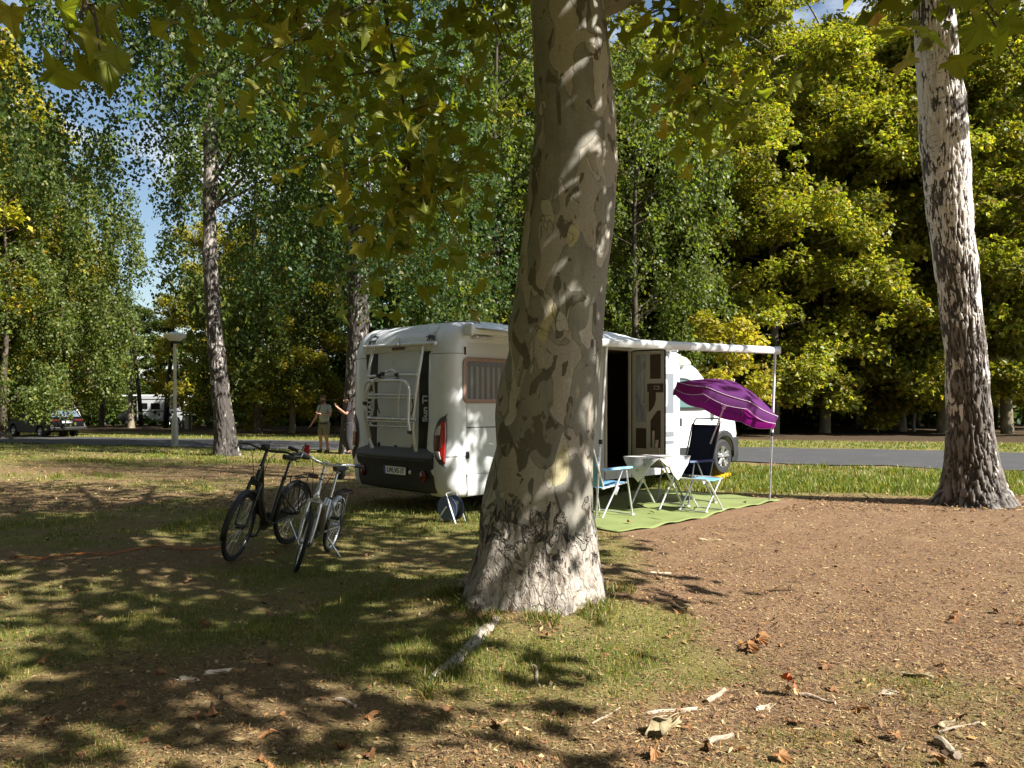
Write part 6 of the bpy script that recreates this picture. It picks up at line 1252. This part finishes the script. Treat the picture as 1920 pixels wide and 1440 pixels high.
def person(loc, rz, label, J, shirt, shorts, hairc, beard=False, trousers=False):
    """faces -Y in local space; J holds arm and leg joints"""
    e = empty('person', loc, rz, label=label, cat='person')
    hx, hy, hz = J['head']
    jt = {'pelvis': ((0, 0, .93), (.1, .075)), 'belly': ((0, 0, 1.1), (.11, .08)), 'chest': ((0, .01, 1.32), (.14, .1)), 'neck0': ((0, .01, 1.47), (.075, .07)), 'neck1': ((hx*.6, hy*.5, 1.54), (.055, .055)), 'skull': ((hx, hy, hz), (.075, .088)), 'crown': ((hx, hy+.01, hz+.085), (.06, .07)), 'face': ((hx, hy-.02, hz-.055), (.06, .065))}
    ed = [('pelvis', 'belly'), ('belly', 'chest'), ('chest', 'neck0'), ('neck0', 'neck1'), ('neck1', 'face'), ('face', 'skull'), ('skull', 'crown')]
    for s_, n_ in ((-1, 'R'), (1, 'L')):
        el, wr = J['elbow'+n_], J['wrist'+n_]; kn, an = J['knee'+n_], J['ankle'+n_]
        jt['sh'+n_] = ((s_*.19, .01, 1.42), (.062, .065)); jt['el'+n_] = (el, .042); jt['wr'+n_] = (wr, (.026, .03)); d_ = (Vector(wr)-Vector(el)).normalized(); palm = Vector(wr)+d_*.075; jt['pa'+n_] = (tuple(palm), (.036, .02))
        jt['hip'+n_] = ((s_*.095, 0, .9), (.1, .1)); jt['kn'+n_] = (kn, .062); cal = Vector(kn).lerp(Vector(an), .3)+Vector((0, .015, 0)); jt['ca'+n_] = (tuple(cal), .056); jt['an'+n_] = (an, .037); jt['to'+n_] = ((an[0]+s_*.02, an[1]-.14, .035), (.042, .03)); jt['he'+n_] = ((an[0], an[1]+.04, .03), .033)
        ed += [('chest', 'sh'+n_), ('sh'+n_, 'el'+n_), ('el'+n_, 'wr'+n_), ('wr'+n_, 'pa'+n_), ('pelvis', 'hip'+n_), ('hip'+n_, 'kn'+n_), ('kn'+n_, 'ca'+n_), ('ca'+n_, 'an'+n_), ('an'+n_, 'to'+n_), ('an'+n_, 'he'+n_)]
        sd = Vector((0, 0, 1)).cross(d_); sd = sd.normalized() if sd.length > .1 else Vector((0, -1, 0)); nm = d_.cross(sd)
        for k in range(4):
            b_ = palm+sd*(.03-.02*k); L_ = (.065, .078, .074, .058)[k]; jt[f'f{n_}{k}a'] = (tuple(b_+d_*.03), .009); jt[f'f{n_}{k}b'] = (tuple(b_+d_*(.03+L_*.5)+nm*.012), .0085); jt[f'f{n_}{k}c'] = (tuple(b_+d_*(.03+L_*.8)+nm*.035), .007); ed += [('pa'+n_, f'f{n_}{k}a'), (f'f{n_}{k}a', f'f{n_}{k}b'), (f'f{n_}{k}b', f'f{n_}{k}c')]
        jt[f't{n_}a'] = (tuple(Vector(wr)+d_*.04+sd*.045), .011); jt[f't{n_}b'] = (tuple(Vector(wr)+d_*.085+sd*.06+nm*.015), .009); ed += [('wr'+n_, f't{n_}a'), (f't{n_}a', f't{n_}b')]
    skin_body('body', e, jt, ed, SKIN, 'pelvis')
    # face and hair
    mb = MB(); mb.lathe([(.002, .02), (.012, .0), (.016, -.02), (.004, -.03)], (hx, hy-.098, hz-.02), 8); obj('nose', mb, SKIN, e, sm=True)
    for s_ in (-1, 1):
        mb = MB(); mb.lathe([(.001, -.012), (.011, 0), (.001, .012)], (hx+s_*.033, hy-.092, hz+.005), 8); obj('eye', mb, BLACK, e, sm=True); mb = MB(); mb.lathe([(.004, -.03), (.018, 0), (.004, .03)], (hx+s_*.083, hy+.005, hz-.01), 8); obj('ear', mb, SKIN, e, sm=True)
    mb = MB(); mb.box((hx, hy-.092, hz-.062), (.045, .012, .01)); obj('mouth', mb, mat('lip', (.25, .09, .07), .6), e)
    HAIR = mat('hair_'+hairc[0], hairc[1], .8, noise=.3, nscale=60); mb = MB(); rs = []
    for k in range(7):
        a_ = R(2+86*k/6); z = hz+.02+.125*math.sin(a_); q_ = math.cos(a_); rs.append([(hx+.094*q_*math.cos(b_), hy+.022+.1*q_*math.sin(b_)*(1 if math.sin(b_) > 0 else .98), z-(.07*max(0, math.sin(b_)) if k == 0 else 0)) for b_ in [2*math.pi*j/18 for j in range(18)]])
    mb.rings(rs); obj('hair', mb, HAIR, e, sm=True, sub=1, ang=180)
    if beard:
        mb = MB(); rs = []
        for k in range(5): z = hz-.04-.025*k; w_ = (.086, .084, .078, .066, .04)[k]; rs.append([(hx+w_*math.cos(b_), hy-.02-.075*(1 if k < 4 else .8)*math.sin(b_), z) for b_ in [math.pi*(-.1+1.2*j/12) for j in range(13)]])
        mb.rings(rs, cap=False, close=False); obj('beard', mb, HAIR, e, sm=True, thick=.02, ang=180)
    # shirt: torso and sleeves as one garment
    sj = {'a': ((0, 0, .84), (.185, .15)), 'b': ((0, 0, 1.12), (.172, .132)), 'c': ((0, .01, 1.32), (.19, .138)), 'd': ((0, .01, 1.45), (.1, .09))}; se = [('a', 'b'), ('b', 'c'), ('c', 'd')]
    for s_, n_ in ((-1, 'R'), (1, 'L')):
        el = Vector(J['elbow'+n_]); sh = Vector((s_*.19, .01, 1.42)); sj['s'+n_] = (tuple(sh), (.08, .082)); sj['t'+n_] = (tuple(sh.lerp(el, .75)), .066); se += [('c', 's'+n_), ('s'+n_, 't'+n_)]
    skin_body('shirt', e, sj, se, shirt, 'a')
    pj = {'w': ((0, 0, 1.04), (.16, .12)), 'p': ((0, 0, .88), (.175, .14))}; pe = [('w', 'p')]; f2 = .96 if not trousers else 1
    for s_, n_ in ((-1, 'R'), (1, 'L')):
        kn = Vector(J['knee'+n_]); an = Vector(J['ankle'+n_]); h_ = Vector((s_*.1, 0, .82)); pj['h'+n_] = (tuple(h_), (.115, .12)); pj['k'+n_] = (tuple(kn.lerp(h_, .05)), .1 if not trousers else .085); pe += [('p', 'h'+n_), ('h'+n_, 'k'+n_)]
        if trousers: pj['e'+n_] = (tuple(an), .065); pe += [('k'+n_, 'e'+n_)]
    skin_body('trousers' if trousers else 'shorts', e, pj, pe, shorts, 'w')
    mb = MB(); mb.lathe([(.172, -.02), (.178, -.02), (.178, .02), (.172, .02)], (0, 0, .9), 24, cap=False); mb.v = [(x, y*.78, z) for x, y, z in mb.v]; obj('belt', mb, BLACK, e, sm=True, thick=.004)
    for n_ in 'RL':
        an = J['ankle'+n_]; s_ = -1 if n_ == 'R' else 1; q = {'a': ((an[0], an[1]+.03, .05), (.05, .05)), 'b': ((an[0]+s_*.015, an[1]-.1, .045), (.052, .042)), 'c': ((an[0]+s_*.022, an[1]-.17, .035), (.042, .032)), 'd': ((an[0], an[1]+.005, .11), (.05, .05))}
        skin_body('shoe', e, q, [('a', 'b'), ('b', 'c'), ('a', 'd')], BLACK, 'a', 2)
    return e
px_, py_, pz_ = on_ground(608, 848)
GREYT = mat('tshirt_grey', (.3, .32, .31), .9, noise=.08, nscale=8); KHAKI = mat('shorts_khaki', (.16, .15, .1), .9, noise=.1, nscale=9); DARKS = mat('shirt_dark', (.02, .015, .018), .9); DARKT = mat('trousers_dark', (.018, .018, .022), .9)
person((px_, py_, pz_), R(-28), 'bearded person in grey T-shirt and khaki shorts standing by the road', dict(head=(-.03, -.03, 1.66), elbowL=(.27, -.02, 1.16), wristL=(.09, -.25, 1.2), elbowR=(-.29, -.02, 1.13), wristR=(-.38, -.13, .9), kneeR=(-.12, -.05, .5), ankleR=(-.13, .0, .09), kneeL=(.1, -.04, .5), ankleL=(.1, .06, .09)), GREYT, KHAKI, ('brown', (.09, .045, .025)), True)
fw_ = Vector((math.sin(R(-28)), -math.cos(R(-28)), 0)); mb = MB(); mb.tube([(-.02, 0, -.12), (.03, -.02, .1), (.08, -.04, .28)], .014, 6); o = obj('short_stick', mb, BLACK, sm=True, label='short dark stick held by the person in the grey T-shirt', cat='stick'); M_ = Matrix.Rotation(R(-28), 3, 'Z'); o.location = Vector((px_, py_, pz_))+M_ @ Vector((.02, -.29, 1.2))
qx, qy, qz = on_ground(653, 851)
person((qx, qy, qz), R(-70), 'person in dark clothes with raised hands half hidden by the motorhome', dict(head=(0, -.04, 1.64), elbowL=(.28, -.1, 1.2), wristL=(.16, -.3, 1.38), elbowR=(-.28, -.1, 1.2), wristR=(-.14, -.3, 1.4), kneeR=(-.1, -.04, .5), ankleR=(-.12, .02, .09), kneeL=(.1, -.04, .5), ankleL=(.11, .05, .09)), DARKS, DARKT, ('dark', (.03, .018, .012)), False, True)

# ================================================================== DARK CAR
def loft_car(e, prof_roof, W_, matn):
    pass
car_x, car_y = (84-960)/F*41, 41.; car = empty('parked_car', gpt(car_x, car_y, .0), R(147), label='black estate car parked on the grass beside the road', cat='car')   # local +X forward
PAINT = mat('paint_black', (.004, .004, .005), .35, spec=.12)
low = [(-2.2, .42), (-2.22, .7), (-2.16, 1.0), (-1.95, 1.04), (1.0, .98), (1.35, .95), (2.0, .82), (2.25, .66), (2.28, .4)]
def archpoly():
    P = [(2.28, .38), (2.26, .66), (2.05, .82), (1.35, .95), (.95, .99), (-1.95, 1.04), (-2.16, 1.0), (-2.24, .74), (-2.22, .36), (-1.78, .3)]
    for cx_ in (-1.38, 1.4):
        P += [(cx_+.37*math.cos(math.pi-math.pi*k/10), .33+.37*math.sin(math.pi-math.pi*k/10)) for k in range(11)]
        if cx_ < 0: P += [(-.9, .26), (.9, .26)]
    P += [(1.85, .28)]; return P
A_ = archpoly(); mb = MB(); mb.rings([[(x, y*(1-.06*max(0, (abs(x)-1.6))/.7), z) for x, z in A_] for y in (-.92, .92)]); obj('body', mb, PAINT, car, bev=.05, seg=3, sm=True, ang=30)
gh = [(-2.1, 1.0), (-1.75, 1.42), (-1.5, 1.5), (-.2, 1.54), (.35, 1.46), (1.15, .98)]
mb = MB(); mb.rings([[(x, s_*(.88-.2*(z-1)/.54), z) for x, z in gh] for s_ in (-1, 1)]); obj('cabin', mb, PAINT, car, bev=.05, seg=3, sm=True, ang=30)
for s_ in (-1, 1):
    for P in ([(-1.7, 1.06), (-.95, 1.06), (-.95, 1.42), (-1.55, 1.4)], [(-.9, 1.06), (-.1, 1.06), (-.1, 1.46), (-.9, 1.45)], [(-.05, 1.06), (.95, 1.04), (.4, 1.38), (-.05, 1.45)]):
        mb = MB(); mb.rings([[(x, s_*(.885-.2*(z-1)/.54+o_), z) for x, z in P] for o_ in (0, .008)]); obj('side_window', mb, GLASSD, car)
    mb = MB(); mb.tube([(-1.5, s_*.68, 1.53), (-.3, s_*.68, 1.57), (.1, s_*.68, 1.53)], .018, 6); obj('roof_rail', mb, ALU, car, sm=True)
    mb = MB(); mb.box((.75, s_*1.0, 1.08), (.1, .2, .14)); obj('wing_mirror', mb, PAINT, car, bev=.03)
    mb = MB(); mb.box((-2.2, s_*.62, .9), (.08, .42, .09)); obj('tail_lamp', mb, REDD, car, bev=.02)
    mb = MB(); mb.box((2.16, s_*.68, .72), (.14, .34, .1)); obj('headlamp', mb, CLEAR, car, bev=.03)
mb = MB(); mb.rings([[(-2.1, y, 1.06), (-1.82, y*.86, 1.38), (-1.83, y*.86, 1.4), (-2.12, y, 1.08)] for y in (-.72, .72)]); obj('rear_window', mb, mat('glass_sky', (.1, .13, .17), .15, spec=.6), car)
mb = MB(); mb.box((-2.235, 0, .82), (.02, .52, .11)); obj('number_plate', mb, MATS['plate_white'], car); mb = MB(); mb.box((-2.24, 0, .48), (.08, 1.7, .16)); obj('rear_bumper', mb, BLACK, car, bev=.03)
mb = MB(); mb.rings([[(1.12, y, 1.0), (.4, y*.88, 1.42), (.41, y*.88, 1.44), (1.14, y, 1.03)] for y in (-.72, .72)]); obj('windscreen', mb, GLASSD, car)
for x in (-1.38, 1.4):
    for s_ in (-1, 1): wheel(x, s_*.8, .33, 1 if s_ < 0 else -1, .33, car)
mb = MB(); a0 = at(-30, 795, 37.); a1 = on_ground(27, 825); mb.tube([a0, a1], .05, 6); obj('slanting_pole', mb, BLACK, sm=True, label='dark slanting pole reaching the ground at the black car nose', cat='pole')

# ================================================================== DISTANT MOTORHOME
fx, fy = (300-960)/F*70, 70.; far = empty('motorhome', gpt(fx, fy, 0), R(172), label='distant white and black motorhome parked under trees beyond the lamp', cat='motorhome')   # forward +X -> picture left
mb = MB(); P = [(-3.1, .4), (1.6, .4), (1.6, 2.55), (1.2, 2.75), (-2.6, 2.75), (-2.95, 2.6), (-3.15, 1.6)]; mb.rings([[(x, y, z) for x, z in P] for y in (-1.1, 1.1)]); obj('body', mb, WHITE, far, bev=.08, seg=3, sm=True, ang=30)
mb = MB(); P = [(1.5, .4), (3.3, .4), (3.5, .6), (3.45, .95), (2.85, 1.25), (1.9, 2.2), (1.5, 2.4)]; mb.rings([[(x, y, z) for x, z in P] for y in (-1.0, 1.0)]); obj('cab', mb, mat('cab_dark', (.04, .042, .045), .3, coat=.5), far, bev=.06, seg=3, sm=True, ang=30)
for s_ in (-1, 1):
    for x0, x1, z0, z1 in ((-2.5, -1.9, 1.6, 2.15), (-.7, .15, 1.45, 2.0), (.5, 1.3, 1.5, 2.0)): mb = MB(); mb.box(((x0+x1)/2, s_*1.11, (z0+z1)/2), (x1-x0, .04, z1-z0)); obj('window', mb, GLASSD, far, bev=.03)
    mb = MB(); mb.prism([(1.75, 1.3), (2.6, 1.3), (1.95, 2.05), (1.75, 2.1)], s_*1.0, s_*1.02, 'XZ'); obj('cab_window', mb, GLASSD, far)
    for z in (1.28, 2.35): mb = MB(); mb.box((-.7, s_*1.105, z), (4.4, .02, .05)); obj('stripe', mb, DKGREY, far)
    mb = MB(); mb.prism([(-2.75, 1.3), (-2.55, 2.3), (-2.75, 2.4), (-3.08, 1.7)], s_*1.1, s_*1.115, 'XZ'); obj('corner_graphic', mb, DKGREY, far)
    for x in (-1.5, 2.55): wheel(x, s_*.95, .35, 1 if s_ < 0 else -1, .35, far)
mb = MB(); mb.tube([(1.0, 1.2, 2.7), (3.2, 2.3, 2.6)], .06, 6); obj('awning_case', mb, WHITE, far, sm=True)
bx_, by_, bz_ = on_ground(350, 805); pd = empty('power_post', (bx_, by_, bz_), label='low grey power post on the verge by the distant motorhome', cat='power post')
mb = MB(); mb.box((0, 0, .45), (.3, .2, .9)); obj('box', mb, GALV, pd, bev=.03); mb = MB(); mb.tube([(.35, 0, 0), (.35, 0, 1.2), (-.2, 0, 1.2)], .04, 6); obj('rail', mb, GALV, pd, sm=True)

# ================================================================== FALLEN LEAVES, BARK PIECES, STICKS
t = NT('dry_leaf'); oi = t.n.nodes.new('ShaderNodeObjectInfo'); n_ = t.noise(2.2, 4, .6)
rr = t.n.nodes.new('ShaderNodeValToRGB'); el = rr.color_ramp.elements; el[0].color = (.17, .085, .04, 1); el[1].color = (.45, .31, .16, 1); q = el.new(.5); q.color = (.34, .18, .075, 1); q = el.new(.75); q.color = (.3, .14, .06, 1); t.link(oi.outputs['Random'], rr.inputs[0])
DRYL = t.done(t.mix(t.ramp(n_, .35, .7), t.mix(1.0, rr.outputs[0], (.6, .55, .5), 'MULTIPLY'), rr.outputs[0]), .7, None, .25)
fl_ = [leaf_mesh('fallen_leaf', c_, s_) for c_, s_ in ((.4, 1), (.55, 3), (.35, 5), (.3, 7), (.7, 9), (.5, 2), (.6, 4), (.3, 6), (.45, 8), (.6, 11), (.35, 12))]
for me in fl_: me.materials.append(DRYL)
def put_leaf(x, y, s_, k, lbl='dry orange-brown plane leaf lying on the ground', grp='fallen plane leaves', m=None):
    me = fl_[k % len(fl_)]
    o = obj('fallen_leaf', me, None, label=lbl, cat='leaf', group=grp); rz = rng.random()*6.28
    zmin = min(v.co.z for v in me.vertices); o.location = gpt(x, y, .006-zmin*s_*.55); o.rotation_euler = (rng.normal()*.18, rng.normal()*.18, rz); o.scale = (s_*(.6+.5*rng.random()), s_, s_); return o
spots = [(410, 1350, .13), (945, 1375, .12), (1060, 1335, .1), (1095, 1330, .1), (1500, 1310, .11), (1590, 1330, .12), (1480, 1365, .1), (1560, 1250, .1), (1710, 1265, .1), (1880, 1150, .09), (1230, 1410, .13), (1330, 1400, .11), (1440, 1420, .12), (1640, 1400, .11), (1860, 1430, .12), (370, 1180, .12), (60, 1250, .11), (140, 1150, .1), (240, 1330, .11), (300, 1270, .1), (640, 1395, .12), (700, 1430, .12), (860, 1330, .11), (1010, 1200, .1), (1250, 1075, .09), (1460, 1105, .09), (1530, 1110, .09), (1615, 1105, .09)]
for k, (u, v, s_) in enumerate(spots): p = on_ground(u, v); put_leaf(p[0], p[1], s_*.95, k)
for k in range(190):
    x, y = frustum_points(1, 3.2, 11, 1.5); x, y = float(x[0]), float(y[0])
    if math.hypot(x-TREE[0], y-TREE[1]) < .7: continue
    X, Y = vl(x, y)
    if .5 < X < 5 and -2.8 < Y < .3: continue
    put_leaf(x, y, .045+.075*rng.random()**2, k)
for k in range(9):
    X, Y = 1.0+3.4*rng.random(), -2.2+1.6*rng.random(); p = vw(X, Y); put_leaf(p[0], p[1], .08+.04*rng.random(), k, 'small dry leaf lying on the green carpet', 'leaves on the carpet').location.z += .03
for k, (u, v) in enumerate(((1385, 1217), (1398, 1212), (1412, 1216), (1405, 1208), (1420, 1212))): p = on_ground(u, v); put_leaf(p[0], p[1], .14, k+1, 'big tan leaf in the heaped cluster of dry leaves right of the trunk', 'heaped leaf cluster').location.z += .004+.006*k
p = on_ground(1497, 1310); o = obj('fallen_leaf', fl_[4].copy(), None, label='bright red-orange curled leaf standing on the bare ground', cat='leaf'); o.data.materials.clear(); o.data.materials.append(mat('leaf_red', (.5, .09, .025), .7, noise=.2, nscale=20)); o.location = gpt(p[0], p[1], .035); o.rotation_euler = (.5, .25, 1); o.scale = (.13,)*3
t = NT('fallen_bark'); n_ = t.noise(14, 5, .6, .5); BARKF = t.done(t.mix(t.ramp(n_, .35, .65), (.16, .13, .07), (.36, .3, .19)), .85, t.bump(n_, .6, .006), .15); BARKW = mat('bark_pale', (.46, .39, .3), .8, noise=.2, nscale=25); STKM = mat('stick_grey', (.3, .24, .18), .85, noise=.35, nscale=40, bump=.5, bscale=60)
def bark_roll(u, v, L_, r_, rz, open_, label, m, taper=.5):
    p = on_ground(u, v); mb = MB(); rs = []
    for i_ in range(11):
        q = i_/10; rq = r_*(1-taper*q)*(1+.12*math.sin(q*9)); rs.append([(L_*(q-.5)+(.12*L_*math.sin(a_*2.3+u) if i_ in (0, 10) else 0), rq*math.cos(a_)*(1+.25*math.sin(a_*3+q*4+v)), rq*math.sin(a_)*(1+.2*math.sin(q*7+u))+rq) for a_ in [R(-90-open_/2+open_*k/14+20*math.sin(q*3)) for k in range(15)]])
    mb.rings(rs, cap=False, close=False); o = obj('bark_piece', mb, m, sm=True, thick=.004, ang=180, label=label, cat='bark'); o.location = gpt(p[0], p[1], -.004); o.rotation_euler = (0, 0, rz); return o
bark_roll(1250, 1368, .24, .042, R(52), 290, 'curled roll of olive bark shaped like a pipe on the ground', BARKF, .55); bark_roll(1275, 1335, .3, .03, R(20), 120, 'long pale strip of bark lying across the bark roll', BARKW, .6)
bark_roll(1440, 1328, .16, .03, R(50), 130, 'tapering cream bark flake beside the red leaf', BARKW, .7); bark_roll(1715, 1268, .15, .035, R(160), 150, 'dark arched bark flake on the red-brown ground', BARKF, .3); bark_roll(1680, 1303, .16, .025, R(-20), 120, 'flat pale bark flake beside the dark arched one', BARKW, .3)
bark_roll(405, 1262, .15, .03, R(35), 120, 'pale curved bark flake in the sunlit patch of left grass', BARKW, .5); bark_roll(1280, 1140, .12, .04, R(-25), 150, 'rounded dark bark piece near the trunk foot grass', BARKF, .3); bark_roll(1330, 1013, .24, .03, R(5), 130, 'dark bark flake lying on the chips in front of the carpet', BARKF, .3)
bark_roll(1235, 1075, .2, .02, R(0), 120, 'thin light bark strip on bare soil right of the trunk', BARKW, .3); bark_roll(1790, 1360, .15, .03, R(35), 140, 'olive green bark flake near the thick broken stick', BARKF, .4); bark_roll(350, 1276, .13, .025, R(-15), 120, 'small cream bark chip beside the curved flake', BARKW, .3)
def stick(u0, v0, u1, v1, r_, label, bend=.01):
    a_, b_ = Vector(on_ground(u0, v0)), Vector(on_ground(u1, v1)); mb = MB(); P = []
    for k in range(7): q = k/6; p = a_.lerp(b_, q); P.append((p.x+bend*math.sin(q*5), p.y+bend*math.sin(q*3), gzf(p.x, p.y)+r_*.8+.006*math.sin(q*7)))
    mb.tube(P, [r_*(1+.2*math.sin(k*2.1)) for k in range(7)], 8); obj('stick', mb, STKM, sm=True, label=label, cat='stick')
stick(1325, 1320, 1362, 1298, .014, 'pale broken stick pointing away from the bark roll'); stick(1328, 1395, 1378, 1383, .013, 'short grey stick below the bark roll'); stick(1755, 1395, 1800, 1425, .02, 'thick dark broken stick at the lower right'); stick(1500, 1305, 1570, 1322, .01, 'thin dark twig beside the red leaf'); stick(1760, 1375, 1845, 1358, .006, 'thin straw coloured twig above the thick stick', .02); stick(630, 1315, 670, 1328, .011, 'short brown stick in the grass below the root'); stick(1110, 1358, 1170, 1330, .005, 'thin curved twig left of the bark roll', .02); stick(1000, 1250, 1010, 1285, .009, 'small pale stick standing in the grass at the trunk foot')
